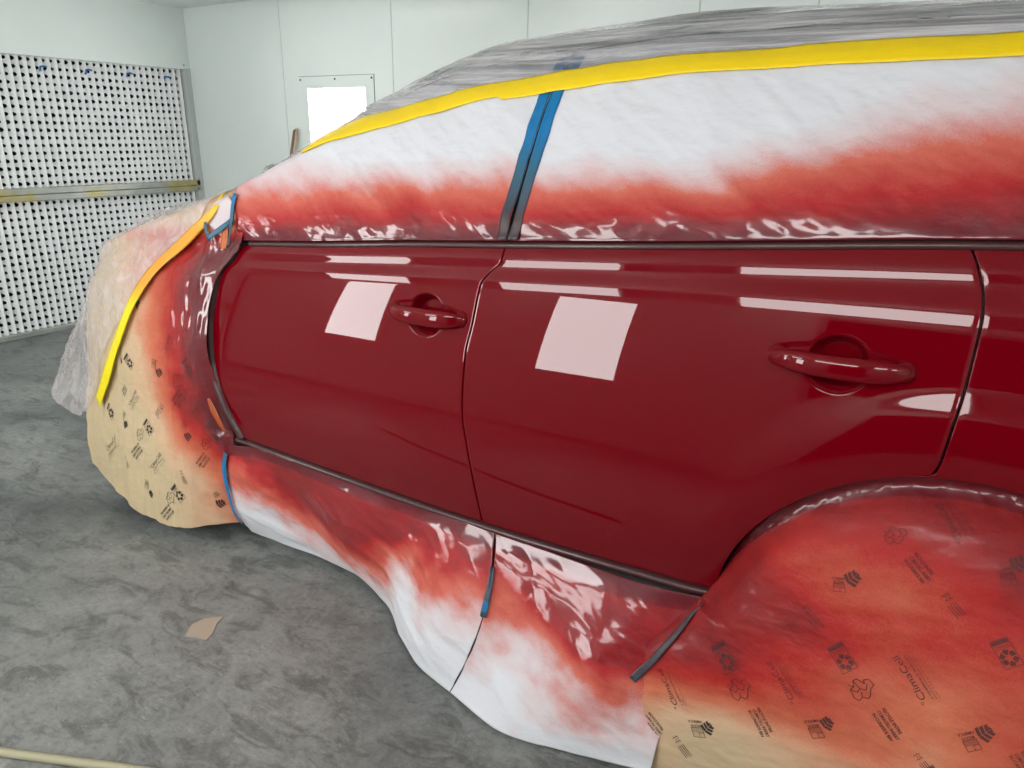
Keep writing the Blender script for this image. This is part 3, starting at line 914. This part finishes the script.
# ---------------------------------------------------------------- rear wheel paper
nu, nv = 300, 170
us = np.linspace(0, 1, nu); vs = np.linspace(0, 1, nv)
th = np.radians(173 - 173 * us)
top = np.stack([WX + (WR - .006) * np.cos(th), S(WX + (WR - .006) * np.cos(th), WZ + (WR - .006) * np.sin(th)) + .012, WZ + (WR - .006) * np.sin(th)], -1)
bl = atz(634, 772, .012)
botm = np.stack([bl.x + (1.15 - bl.x) * us ** .9, 1.40 - .22 * sstep(0, .6, us), .012 + .02 * us], -1)
P = top[:, None] * (1 - vs[None, :, None]) + botm[:, None] * vs[None, :, None]
rad = np.hypot(P[..., 0] - WX, P[..., 2] - WZ)
# tyre pushes the sheet out around its rim; the lip by the arch stays recessed
P[..., 1] -= (.05 * np.sin(vs * PI) ** .8)[None, :] * np.sin(us * PI)[:, None] ** .5
P[..., 1] += .028 * np.exp(-((rad - (WR - .03)) / .035) ** 2) * (P[..., 2] > .45)
left = aty(632, 681, 1.44)
w = np.exp(-(us / .10))[:, None] * (np.sin(vs * PI) ** 1)[None, :]
P[..., 0] -= .105 * w; P[..., 1] -= .04 * w
V = P.reshape(-1, 3)
b1 = fbm(rot2(V, .35), (2.6, 2, 9), 91, 4, True); b2 = fbm(V, (8, 6, 9), 92, 3); b3 = fbm(V, (1.4, 1, 1.8), 93, 2)
vv = np.repeat(vs[None, :], nu, 0).ravel(); uu = np.repeat(us[:, None], nv, 1).ravel()
d = (.005 * b1 + .002 * b2 + .016 * b3) * sstep(0, .15, vv) + .004 * fbm(V, (20, 10, 20), 94, 3, True) * np.exp(-(vv / .06) ** 2)
P = displace(P, d.reshape(nu, nv), out=(0, -1, .2))
P[..., 2] = np.maximum(P[..., 2], .004)
V = P.reshape(-1, 3)
st = fbm(rot2(V, .3), (2.6, 2, 7), 95, 3); st2 = fbm(V, (2.2, 2, 2.6), 96, 3)
zz_ = V[:, 2]
rad_ = np.hypot(V[:, 0] - WX, V[:, 2] - WZ)
rd = np.where(zz_ > WZ, WR - rad_, np.minimum(WR - np.abs(V[:, 0] - WX), .5) + (WZ - zz_) * .9)
rd = np.maximum(rd, 0)
s = .98 - 1.10 * rd + .20 * st + .20 * st2
s = s - .50 * sstep(.42, .10, zz_) * sstep(.10, -.30, V[:, 0])
s = np.clip(s, 0, .86)
s = np.where(vv < .045, np.maximum(s, 1.0 - vv), s)
rp = sheet('rear_wheel_paper', P, M['tanpaper'], 'tan printed paper with red overspray covering the rear wheel opening', 'masking paper', s, t=0)
bvr = trees(rp)


# ---------------------------------------------------------------- printing on the kraft paper
_fonts = {}
def text2d(body, w=None, h=None, bold=0.0):
    key = (body, bold)
    if key not in _fonts:
        cu = bpy.data.curves.new('lettering', 'FONT'); cu.body = body; cu.resolution_u = 2; cu.offset = bold
        ob = bpy.data.objects.new('lettering', cu); COL.objects.link(ob)
        dg = bpy.context.evaluated_depsgraph_get(); dg.update()
        me = bpy.data.meshes.new_from_object(ob.evaluated_get(dg))
        v = np.array([tuple(q.co)[:2] for q in me.vertices]); f = [tuple(p.vertices) for p in me.polygons]
        bpy.data.objects.remove(ob); bpy.data.curves.remove(cu); bpy.data.meshes.remove(me)
        v[:, 0] -= v[:, 0].min(); _fonts[key] = (v, f)
    v, f = _fonts[key]; v = v.copy()
    sx = (w / v[:, 0].max()) if w else (h / .7)
    sy = (h / .7) if h else sx
    return v * np.array([sx, sy]), f
class G2:
    def __init__(s): s.v = []; s.f = []
    def add(s, v, f, dx=0, dy=0):
        n = len(s.v); s.v += [(a + dx, b + dy) for a, b in v]; s.f += [tuple(i + n for i in q) for q in f]
    def poly(s, pts): s.add(pts, [tuple(range(len(pts)))])
    def line(s, pts, w, close=False):
        pts = list(pts) + ([pts[0]] if close else [])
        for (x0, y0), (x1, y1) in zip(pts[:-1], pts[1:]):
            l = math.hypot(x1-x0, y1-y0) or 1; nx, ny = -(y1-y0)/l*w/2, (x1-x0)/l*w/2
            ex, ey = (x1-x0)/l*w/2, (y1-y0)/l*w/2
            s.poly([(x0+nx-ex, y0+ny-ey), (x1+nx+ex, y1+ny+ey), (x1-nx+ex, y1-ny+ey), (x0-nx-ex, y0-ny-ey)])
def g_brand():
    g = G2(); v, f = text2d('\u00b0ClimaCell', w=1.0, h=.15); g.add(v, f)
    v, f = text2d("A TEMPERPACK PRODUCT", w=.92, h=.055); g.add(v, f, .04, -.14)
    g.poly([(.02, -.175), (1, -.175), (1, -.185), (.02, -.185)])
    v, f = text2d('U S P A T E N T   P E N D I N G', w=.95, h=.035); g.add(v, f, .03, -.26); return g
def g_recycle():      # unit: width 1, height 1.6
    g = G2(); g.line([(0, 0), (1, 0), (1, 1.6), (0, 1.6)], .035, True)
    g.poly([(.04, 1.34), (.96, 1.34), (.96, 1.56), (.04, 1.56)])
    v, f = text2d('PAPER', w=.7, h=.12); g.add(v, f, .15, 1.14); g.line([(0, 1.08), (1, 1.08)], .02)
    for k in range(6):
        a = k * PI / 3 + .2; c = (.5, .54)
        p = lambda r, q: (c[0] + r * math.cos(q), c[1] + r * math.sin(q))
        g.poly([p(.20, a), p(.46, a - .08), p(.50, a + .50), p(.36, a + .84), p(.18, a + .55)])
    return g
def g_insert():
    g = G2()
    for k, (t, w) in enumerate([('RECYCLE ENTIRE', .88), ('CLIMACELL INSERT', 1.0), ('IN CURBSIDE BIN', .94)]):
        v, f = text2d(t, w=w, h=.125, bold=.018); g.add(v, f, 0, -.0 - .21 * k)
    return g
def g_leaf():
    g = G2()
    for k in range(3):      # stacked chevron blocks
        y = 1.0 - k * .30; w = .5 - .07 * k
        g.poly([(.5, y), (.5 - w, y - .16), (.5 - w, y - .40), (.5, y - .24)][::-1])
        g.poly([(.52, y), (.52, y - .24), (.52 + w, y - .40), (.52 + w, y - .16)][::-1])
    g.poly([(.5, .14), (.2, .28), (.2, .12), (.5, -.05)]); g.poly([(.52, .14), (.52, -.05), (.8, .12), (.8, .28)])
    return g
def g_made():
    g = G2(); v, f = text2d('MADE IN', w=.72, h=.17, bold=.01); g.add(v, f, .14, -.2); v, f = text2d('AMERICA', w=1.0, h=.17, bold=.01); g.add(v, f, 0, -.46)
    g.line([(.1, 0), (.9, 0), (.9, .6), (.1, .6)], .035, True); g.line([(.1, .32), (.45, .32), (.45, .6)], .03)
    for k in range(5): g.line([(.12, .06 + .055 * k), (.88, .06 + .055 * k)], .014)
    return g
def g_hand():
    g = G2(); w = .03
    g.line([(.0, .3), (.12, .12), (.3, .18), (.45, .02), (.62, .08), (.8, .25), (1.0, .3), (.98, .55), (.8, .62), (.72, .5), (.6, .78), (.42, .8), (.3, .62), (.1, .6)], w, True)
    g.line([(.42, .8), (.45, .45), (.62, .3), (.8, .45)], w); g.line([(.1, .6), (.25, .4), (.45, .45)], w); g.line([(.3, .18), (.38, .32)], w); g.line([(.15, .75), (.3, .62)], w)
    return g
def g_lines():
    g = G2()
    for k, (t, w) in enumerate([('STAY COLD', .9), ('USE AGAIN', .86), ('KEEP DRY', .80), ('FOLD FLAT', .88)]):
        g.line([(0, -.17 * k), (w, -.17 * k)], .05)
    g.line([(-.7, -.1), (-.5, .06), (-.35, -.1), (-.2, .04)], .03); g.line([(-.7, -.32), (-.5, -.18), (-.35, -.34), (-.2, -.2)], .03)
    g.line([(-.62, .06), (-.62, -.45)], .03); g.line([(-.3, .06), (-.3, -.45)], .03)
    return g
GK = dict(brand=g_brand(), recycle=g_recycle(), insert=g_insert(), leaf=g_leaf(), made=g_made(), hand=g_hand(), lines=g_lines())
def print_on(o, bvh, marks):
    me = o.data; nv0 = len(me.vertices)
    sp = np.zeros(nv0, np.float32); me.attributes['spray'].data.foreach_get('value', sp)
    V = []; F = []; SP = []
    polys = [tuple(p.vertices) for p in me.polygons]
    for kind, x0, y0, x1, y1 in marks:
        ha = bvh.ray_cast(EYE, ray(x0, y0)); hb = bvh.ray_cast(EYE, ray(x1, y1))
        if ha[0] is None or hb[0] is None: continue
        A, Bq_ = ha[0], hb[0]; n = (ha[1] + hb[1]); 
        if n.dot(EYE - A) < 0: n = -n
        n.normalize(); ex = Bq_ - A; L = ex.length
        if L < .004: continue
        ex /= L; ey = n.cross(ex); 
        g = GK[kind]; base = len(V); ok = True; pts = []
        for a, b in g.v:
            q = A + ex * (a * L) + ey * (b * L)
            h = bvh.ray_cast(q + n * .10, -n, .2)
            if h[0] is None: ok = False; break
            nn = h[1] if h[1].dot(n) > 0 else -h[1]
            pts.append(h[0] + (n * .6 + nn * .4) * .0013); 
            SP.append(sp[polys[h[2]][0]])
        if not ok:
            SP = SP[:len(V)]; continue
        V += pts; F += [tuple(i + base for i in f) for f in g.f]
    if not V: return
    pv = [tuple(v.co) for v in me.vertices] + [tuple(v) for v in V]
    fixed = []
    for f in F:     # keep the printing facing out of the sheet
        fixed.append(tuple(i + nv0 for i in f))
    me2 = bpy.data.meshes.new(me.name); me2.from_pydata(pv, [], polys + fixed); me2.update()
    a1 = me2.attributes.new('spray', 'FLOAT', 'POINT'); a1.data.foreach_set('value', np.concatenate([sp, np.array(SP, np.float32)]))
    ik = np.zeros(len(pv), np.float32); ik[nv0:] = 1
    a2 = me2.attributes.new('ink', 'FLOAT', 'POINT'); a2.data.foreach_set('value', ik)
    me2.materials.append(me.materials[0]); me2.polygons.foreach_set('use_smooth', [True] * len(polys) + [False] * len(fixed))
    o.data = me2
rear_marks = [('brand', 929.5, 703, 899, 655), ('brand', 797, 702, 771, 661), ('brand', 680, 708, 662, 668), ('brand', 965, 542, 940, 503),
  ('recycle', 843.5, 674, 858, 667), ('recycle', 726, 675, 739, 668), ('recycle', 1006, 670, 1024, 664), ('recycle', 940, 800, 955, 793),
  ('insert', 882, 709, 902, 738), ('insert', 757, 708, 772, 736), ('insert', 648, 713, 664, 733), ('insert', 914, 554, 934, 579), ('insert', 1020, 752, 1040, 780),
  ('leaf', 998, 736, 985, 722), ('leaf', 716, 729, 706, 719), ('leaf', 836, 724, 825, 714), ('leaf', 864, 580, 853, 568), ('leaf', 1032, 566, 1020, 553),
  ('made', 978, 738, 961, 742), ('made', 704, 728, 690, 727), ('made', 822, 727, 807, 728), ('made', 846, 584, 832, 583), ('made', 1016, 574, 998, 577),
  ('hand', 860, 705, 880, 692), ('hand', 739, 705, 756, 693), ('hand', 629, 712, 645, 700), ('hand', 889, 548, 911, 540),
  ('lines', 955, 602, 967, 616), ('lines', 683, 744, 693, 757), ('lines', 814, 614, 825, 628), ('lines', 925, 761, 936, 774)]
print_on(rp, bvr, rear_marks)
front_marks = [('brand', 129.5, 407, 137, 392), ('brand', 193.6, 416.5, 201, 402), ('brand', 164, 352, 171, 337), ('brand', 152, 470, 162, 455), ('brand', 107.5, 453, 115.5, 438),
  ('insert', 184, 396, 176, 408), ('insert', 142, 449, 134.5, 459), ('insert', 209, 457, 201, 468), ('insert', 173, 510, 165, 520), ('insert', 127, 388, 124, 396),
  ('recycle', 149.5, 436, 154.5, 430), ('recycle', 189.5, 379, 194, 373), ('recycle', 217.5, 444, 224, 438), ('recycle', 131, 370, 134, 364), ('recycle', 180.5, 503, 186, 497), ('recycle', 111.5, 420, 114.5, 414),
  ('leaf', 163, 375, 160, 367), ('leaf', 193, 438, 188, 431), ('leaf', 128.5, 427, 127, 420), ('leaf', 154, 495, 150.5, 489), ('leaf', 227.5, 505, 222, 498), ('leaf', 122.8, 364, 122, 358), ('leaf', 141, 304, 138, 297),
  ('made', 157, 364, 151.5, 362), ('made', 187, 426, 182, 423), ('made', 125.5, 417, 123, 413), ('made', 149, 486, 145, 482), ('made', 219, 496, 214, 492),
  ('hand', 177, 391, 184, 382), ('hand', 140, 443, 146, 435), ('hand', 208, 452, 214, 443), ('hand', 171, 506, 177, 499), ('lines', 161, 412, 158, 420), ('lines', 184, 476, 188, 484), ('lines', 127, 461, 130, 468)]
print_on(fp, bvf, front_marks)

# ---------------------------------------------------------------- small tapes
ribbon('cowl_paper', [cast(233, 200, bvf), cast(225, 214, bvf), cast(217, 230, bvf)], [.06, .10, .08], bvf, M['whitepaper'],
       'small pinkish white paper piece between the blue tapes at the cowl', off=.010, n=14, sprayf=lambda V: .22 + 0 * V[:, 0], cat='masking paper')
dk = lambda a: (lambda V: np.full(len(V), a))
ribbon('blue_tape', [cast(240, 196, bvf), cast(237, 222, bvf), cast(233, 249, bvf)], [.016, .018, .016], bvf, M['blue'],
       'short blue tape strip standing upright at the front window corner', off=.022, n=16, sprayf=lambda V: .9 * sstep(1.3, 1.15, V[:, 2]))
ribbon('blue_tape', [cast(239, 219, bvf), cast(226, 228, bvf), cast(211, 239, bvf)], [.016, .018, .016], bvf, M['blue'],
       'short slanting blue tape strip on the masked cowl', off=.019, n=16, sprayf=dk(.4))
ribbon('blue_tape', [cast(209, 222, bvf), cast(210, 232, bvf), cast(213, 241, bvf)], [.013, .014, .013], bvf, M['blue'],
       'leftmost tiny blue tape piece on the masked cowl', off=.017, n=12, sprayf=dk(.5))
ribbon('orange_tape', [cast(229, 228, bvf), cast(227, 240, bvf), cast(226, 250, bvf)], [.02, .034, .03], bvf, M['orange'],
       'orange tape patch between the blue strips at the cowl', off=.012, n=12)
ribbon('blue_tape', [cast(229, 452, bvf), cast(231, 472, bvf), cast(237, 495, bvf), cast(248, 518, bvf)], [.020, .024, .024, .018], bv1, M['blue'],
       'blue tape along the left edge of the sill paper', off=.012, n=24, sprayf=lambda V: .9 * sstep(.36, .44, V[:, 2]))
ribbon('orange_tape', [(float(XL(z)) - .047, float(S(float(XL(z)) - .047, z)) - .034, z) for z in (.615, .57, .53, .50)], [.010, .024, .026, .020], bvf, M['orange'],
       'orange tape sliver beside the lower front corner of the door', off=.020, n=14, snap=False, sprayf=lambda V: .35 + 0 * V[:, 0])
bvb = BVHTree.FromPolygons([tuple(v.co) for o_ in (sk1, sk2) for v in o_.data.vertices],
    [tuple(p.vertices) for p in sk1.data.polygons] + [tuple(i + len(sk1.data.vertices) for i in p.vertices) for p in sk2.data.polygons])
seamv = [Vector(sk2.data.vertices[j].co) for j in (24, 38, 50, 62)]
ribbon('blue_tape', seamv, [.012, .014, .018, .018], bvb, M['blue'],
       'grey-blue tape tab closing the seam of the sill papers', off=.007, n=24, sprayf=lambda V: np.where(np.abs(V[:, 2] - float(seamv[-1].z) - .03) < .014, .1, .78))
bva = BVHTree.FromPolygons([tuple(v.co) for o_ in (sk2, rp) for v in o_.data.vertices],
    [tuple(p.vertices) for p in sk2.data.polygons] + [tuple(i + len(sk2.data.vertices) for i in p.vertices) for p in rp.data.polygons])
ribbon('blue_tape', [cast(703, 606, bva), cast(680, 632, bva), cast(655, 659, bva), cast(632, 679, bva)], [.010, .014, .018, .020], bva, M['blue'],
       'dark blue tape joining the sill paper to the rear wheel paper', off=.007, n=30, sprayf=lambda V: .95 - .6 * sstep(.26, .21, V[:, 2]))

# ---------------------------------------------------------------- ROOM
X0, X1, Y0, Y1, H = -5.88, 3.4, -1.05, 4.31, 2.45
mb = MB(); mb.box((X0-.2, Y0-.2, -.1), (X1+.2, Y1+.2, 0)); tag(mb.build('floor', M['floor']), kind='structure')
mb = MB(); mb.box((X0-.2, Y0-.2, H), (X1+.2, Y1+.2, H+.1)); tag(mb.build('ceiling', M['ceiling']), kind='structure')
def panel_wall(name, y, out, seams):
    mb = MB(); e = [X0-.1] + seams + [X1+.1]
    for a, b in zip(e[:-1], e[1:]): mb.box((a+.0022, min(y, y+out*.05), 0), (b-.0022, max(y, y+out*.05), H))
    mb.box((X0-.1, min(y+out*.02, y+out*.1), 0), (X1+.1, max(y+out*.02, y+out*.1), H), 1)
    return tag(mb.build(name, [M['wall'], M['seam']]), kind='structure')
seams = [-4.745, -3.64, -2.545, -1.457, -.84, .26, 1.36, 2.46]
panel_wall('wall_back', Y1, 1, seams)
DX0, DX1, DZ = -.60, .46, 1.88
mb = MB(); e = [X0-.1, -4.75, -3.1, -2.55, -1.2, DX0, DX1, 1.0, 2.1, X1+.1]
for a, b in zip(e[:-1], e[1:]):
    mb.box((a+.0022, Y0-.05, DZ if a == DX0 else 0), (b-.0022, Y0, H))
mb.box((X0-.1, Y0-.1, 0), (DX0, Y0-.04, H), 1); mb.box((DX1, Y0-.1, 0), (X1+.1, Y0-.04, H), 1); mb.box((DX0, Y0-.1, DZ), (DX1, Y0-.04, H), 1)
tag(mb.build('wall_front', [M['wall'], M['seam']]), kind='structure')
# open doorway to the dark shop outside, seen only as a reflection in the rear door
mb = MB()
mb.box((DX0-.5, Y0-2.2, 0), (DX0-.45, Y0-.1, 2.3)); mb.box((DX1+.45, Y0-2.2, 0), (DX1+.5, Y0-.1, 2.3)); mb.box((DX0-.5, Y0-2.25, 0), (DX1+.5, Y0-2.2, 2.3))
mb.box((DX0-.5, Y0-2.2, 2.25), (DX1+.5, Y0-.1, 2.3)); mb.box((DX0-.5, Y0-2.2, -.02), (DX1+.5, Y0-.2, -.001))
tag(mb.build('wall_outside', plain('dark_shop', (.03, .03, .03), .8)), kind='structure')
mb = MB()
for a, b in (((DX0-.04, Y0-.1, 0), (DX0, Y0+.012, DZ+.04)), ((DX1, Y0-.1, 0), (DX1+.04, Y0+.012, DZ+.04)), ((DX0, Y0-.1, DZ), (DX1, Y0+.012, DZ+.04))): mb.box(a, b)
tag(mb.build('trim_3', M['galv'], bevel=.002), kind='structure')
mb = MB(); mb.box((X1, Y0-.1, 0), (X1+.1, Y1+.1, H)); tag(mb.build('wall_right', M['wall']), kind='structure')
# left wall: solid upper sheet, posts around the exhaust filters
FT, FB, RB, RT = 1.985, .0, .985, 1.075      # filter top, rail bottom and top
FY = 4.235
mb = MB(); mb.box((X0-.3, Y0-.1, 0), (X0-.16, Y1+.1, H)); tag(mb.build('wall_plenum', M['black']), kind='structure')
mb = MB(); mb.box((X0-.1, Y0-.1, FT), (X0, Y1+.1, H))
mb.box((X0-.012, Y0, FT-.006), (X0+.004, Y1-.02, FT+.0))
for z in (FT+.02,):
    mb.box((X0, Y1-.06, z), (X0+.004, Y1-.05, z+.01), 2)
tag(mb.build('wall_left', [M['wall'], M['black'], M['screw']]), kind='structure')
mb = MB(); mb.box((X0-.12, FY+.012, 0), (X0+.006, Y1, FT)); 
tag(mb.build('trim_1', plain('post_enamel', (.52, .56, .54), .4), bevel=.002), kind='structure')
rail = thing('steel_rail', 'stained galvanised steel rail between the upper and lower filter banks', 'rail', (X0, 2, RB))
mb = MB(); mb.box((X0-.05, Y0, RB), (X0+.012, Y1-.03, RB+.042)); mb.box((X0-.05, Y0, RB+.045), (X0+.006, Y1-.03, RT)); mb.build('rail_channel', M['rail'], rail, bevel=.003)
for yy in (Y1-.06, 2.6, 1.0, -.5):
    for z in (RB+.02, RB+.065):
        mb = MB(); mb.tube([(X0+.004, yy, z), (X0+.016, yy, z)], .006, 8); mb.build('screw', M['screw'], rail)
def filter_bank(z0, z1, label):
    """pleated card with real punched holes"""
    pit = .0535; ny = int((FY - Y0) / pit); y0 = FY - ny * pit; nz = int(round((z1 - z0) / .0535)); pz = (z1 - z0) / nz
    V = []; F = []; rad = .0122
    def fold(y):    # pleat: ridge on each cell edge, valley in the middle of each cell
        c = ((y - y0) / pit) % 1.0
        return X0 - .075 + .045 * (abs(c - .5) * 2)
    for i in range(ny):
        for k in range(nz):
            cy = y0 + (i + .5) * pit; cz = z0 + (k + .5) * pz
            n = len(V)
            cor = [(-1, -1), (0, -1), (1, -1), (1, 0), (1, 1), (0, 1), (-1, 1), (-1, 0)]
            for a, b in cor:
                y = cy + a * pit / 2; V.append((X0 - .075 + .045 * abs(a), y, cz + b * pz / 2))
            j = .8 + .35 * random.random()
            for a, b in cor:
                l = math.hypot(a, b); y = a / l * rad * j * 1.05; V.append((X0 - .075 + .045 * abs(y) / (pit / 2), cy + y, cz + b / l * rad * j * 1.15))
            for q in range(8):
                r = (q + 1) % 8
                F.append((n + q, n + r, n + 8 + r, n + 8 + q))
    me = bpy.data.meshes.new('filter_bank'); me.from_pydata(V, [], F); me.update()
    return tag(link('filter_bank', me, M['filter']), label, 'filter', kind=None)
filter_bank(RT, FT, 'upper bank of white pleated filter card with rows of punched holes')
filter_bank(.03, RB, 'lower bank of white pleated filter card with rows of punched holes')
mb = MB(); mb.box((X0-.1, Y0, 0), (X0+.01, FY+.012, .032)); tag(mb.build('trim_2', M['galv'], bevel=.002), kind='structure')
for k, (px, py) in enumerate([(43.5, 66.5), (89, 70), (130, 73.5), (167, 77)]):
    p = atx(px, py, X0 - .02)
    mb = MB(); mb.tube([(X0-.04, p.y-.02, p.z-.030), (X0-.025, p.y-.02, p.z), (X0-.022, p.y+.0, p.z+.003), (X0-.03, p.y+.025, p.z)], .007, 6)
    nm = ['leftmost blue hook near the top of the upper filter bank', 'second blue hook from the left on the upper filter bank',
          'third blue hook from the left on the upper filter bank', 'rightmost blue hook, nearest the corner, on the upper filter bank'][k]
    tag(mb.build('blue_hook', M['bluehook'], smooth=True), nm, 'hook', 'blue hooks on the filters')

# ---------------------------------------------------------------- lights
def tube_fixture(xc, side, label, L=1.02):
    """sloped strip fixture in the corner between wall and ceiling"""
    y = Y0 if side < 0 else Y1; o = 1 if side < 0 else -1
    t = thing('strip_light', label, 'light', (xc, y, 2.2), 'strip lights in the corners under the ceiling')
    zl = 2.07 if side < 0 else 2.33; dp = .36 if side < 0 else .5
    a = Vector((0, y + o * .04, zl + .03)); b = Vector((0, y + o * .30, H - .03))
    n = Vector((0, o * (H - zl), -dp)).normalized()
    mb = MB()
    q0, q1 = a + n * .0, b + n * .0
    e = .035
    x0, x1 = xc - L / 2, xc + L / 2
    mb.add([(x0-e, y+o*.004, a.z-.03), (x1+e, y+o*.004, a.z-.03), (x1+e, y+o*dp, H-.004), (x0-e, y+o*dp, H-.004),
            (x0-e, y+o*.004, H-.004), (x1+e, y+o*.004, H-.004)], [(0, 1, 2, 3), (0, 3, 4), (1, 5, 2), (0, 4, 5, 1), (3, 2, 5, 4)])
    mb.build('housing', M['lampbody'], t)
    mb = MB(); dirv = (b - a)
    pn = n * .012
    a2, b2 = Vector((0, y+o*.004, a.z-.03)), Vector((0, y+o*dp, H-.004))
    s0, s1 = a2.lerp(b2, .12) + n * .01, a2.lerp(b2, .88) + n * .01
    V = [(x0, s0.y, s0.z), (x1, s0.y, s0.z), (x1, s1.y, s1.z), (x0, s1.y, s1.z)]
    W = [(v[0], v[1] - n.y * .008, v[2] - n.z * .008) for v in V]
    mb.add(V + W, [(0, 1, 2, 3), (7, 6, 5, 4), (0, 4, 5, 1), (1, 5, 6, 2), (2, 6, 7, 3), (3, 7, 4, 0)])
    mb.build('diffuser', M['light'], t)
fr_x = [(-4.31, .98), (-2.36, .94), (-.52, 1.14), (1.35, 1.0), (2.8, .9)]
bk_x = [-3.9, -2.1, -.3, 1.5]
ordn = ['first', 'second', 'third', 'fourth', 'fifth', 'sixth']
for i, (x, L) in enumerate(fr_x): tube_fixture(x, -1, 'sloped white strip light over the front wall, %s from the filter wall' % ordn[i], L)
for i, x in enumerate(bk_x):  # unseen fill lamps, added to brighten the back wall and roof
    t = thing('fill_light', 'flat white fill light added out of view over the back aisle, %s from the filter wall' % ordn[i], 'light', (x, 3.45, H), 'added fill lights over the back aisle')
    mb = MB(); mb.box((x-.62, 3.25, H-.05), (x+.62, 3.65, H)); mb.build('housing', M['lampbody'], t, bevel=.004)
    mb = MB(); mb.box((x-.58, 3.29, H-.058), (x+.58, 3.61, H-.0505)); mb.build('diffuser', M['softlight'], t)

def window_light(xa, xb, za, zb, side, label, fr=.085):
    y = Y0 if side < 0 else Y1; o = 1 if side < 0 else -1
    t = thing('wall_light', label, 'light', ((xa+xb)/2, y, za), 'window lights in the booth walls')
    mb = MB(); d = .006
    ya, yb = sorted((y, y + o * d))
    mb.box((xa-fr, ya, za-fr), (xa, yb, zb+fr)); mb.box((xb, ya, za-fr), (xb+fr, yb, zb+fr))
    mb.box((xa, ya, zb), (xb, yb, zb+fr)); mb.box((xa, ya, za-fr), (xb, yb, za))
    # dark shadow gap around the plate
    g = .004
    y2 = sorted((y, y + o * .002))
    mb.box((xa-fr-g, y2[0], za-fr-g), (xa-fr, y2[1], zb+fr+g), 1); mb.box((xb+fr, y2[0], za-fr-g), (xb+fr+g, y2[1], zb+fr+g), 1)
    mb.box((xa-fr, y2[0], zb+fr), (xb+fr, y2[1], zb+fr+g), 1)
    mb.build('frame', [M['wall'], M['seam']], t)
    mb = MB(); ym = sorted((y + o*.0005, y + o * .003)); mb.box((xa, ym[0], za), (xb, ym[1], zb)); mb.build('pane', M['winlight'], t)
    for fx in (xa - fr*.8, (xa+xb)/2, xb + fr*.8):
        for fz in (za - fr*.55, zb + fr*.75):
            mb = MB(); mb.tube([(fx, y+o*.005, fz), (fx, y+o*.009, fz)], .008, 8); mb.build('screw', M['screw'], t)
    for fx in (xa - fr*.6, xb + fr*.6):
        mb = MB(); fz = 1.30; mb.tube([(fx, y+o*.005, fz), (fx, y+o*.009, fz)], .008, 8); mb.build('screw', M['screw'], t)
window_light(-4.49, -3.905, .87, 1.805, 1, 'bright white window light in the back wall, left of the car')
window_light(-4.48, -3.90, .87, 1.82, -1, 'bright window light in the front wall, nearest the filter wall')
window_light(-2.30, -1.72, .87, 1.82, -1, 'bright window light in the middle of the front wall')

# ---------------------------------------------------------------- stick and hose
pt = aty(295.5, 129, Y1 - .03); pbm = aty(291.5, 164, Y1 - .06)
dv = (pbm - pt).normalized(); pe = pt + dv * ((pt.z - .01) / -dv.z)
pe.y = Y1 - .25
mb = MB(); a = pt; b = pe; sx = .019
mb.add([(a.x-sx, a.y-.01, a.z-.01), (a.x+sx, a.y-.01, a.z+.005), (a.x+sx, a.y+.012, a.z+.005), (a.x-sx, a.y+.012, a.z-.01),
        (b.x-sx, b.y-.01, .002), (b.x+sx, b.y-.01, .002), (b.x+sx, b.y+.012, .002), (b.x-sx, b.y+.012, .002)],
       [(0,1,2,3), (7,6,5,4), (4,5,1,0), (5,6,2,1), (6,7,3,2), (7,4,0,3)])
tag(mb.build('wooden_stick', M['wood'], bevel=.003), 'narrow brown wooden stick leaning against the back wall by the window light', 'stick')
mb = MB(); pts = [atz(x, y, .011) for x, y in [(-260, 712), (-120, 733), (0, 752), (60, 760), (128, 769), (240, 789), (380, 830)]]
arr = np.array([tuple(p) for p in pts]); f = [pchip(range(len(pts)), arr[:, a]) for a in range(2)]
mb.tube([(float(f[0](t)), float(f[1](t)), .0115) for t in np.linspace(0, len(pts)-1, 60)], .011, 12)
tag(mb.build('air_hose', M['hose'], smooth=True), 'dull yellow hose lying on the floor at the lower left', 'hose')
# peeled scrap on the floor
sp = [(185, 637), (192, 625), (205, 619), (224, 617), (217, 624), (213, 634), (206, 641), (196, 638)]
mb = MB(); q = [atz(x, y, .0) for x, y in sp]
mb.add([(p.x, p.y, .001) for p in q] + [(p.x, p.y, .003) for p in q], [tuple(range(8))[::-1], tuple(range(8, 16))] + [(k, (k+1) % 8, 8+(k+1) % 8, 8+k) for k in range(8)])
tag(mb.build('paper_scrap', plain('beige_scrap', (.42, .35, .27), .6)), 'small torn beige scrap stuck to the grey floor', 'scrap')
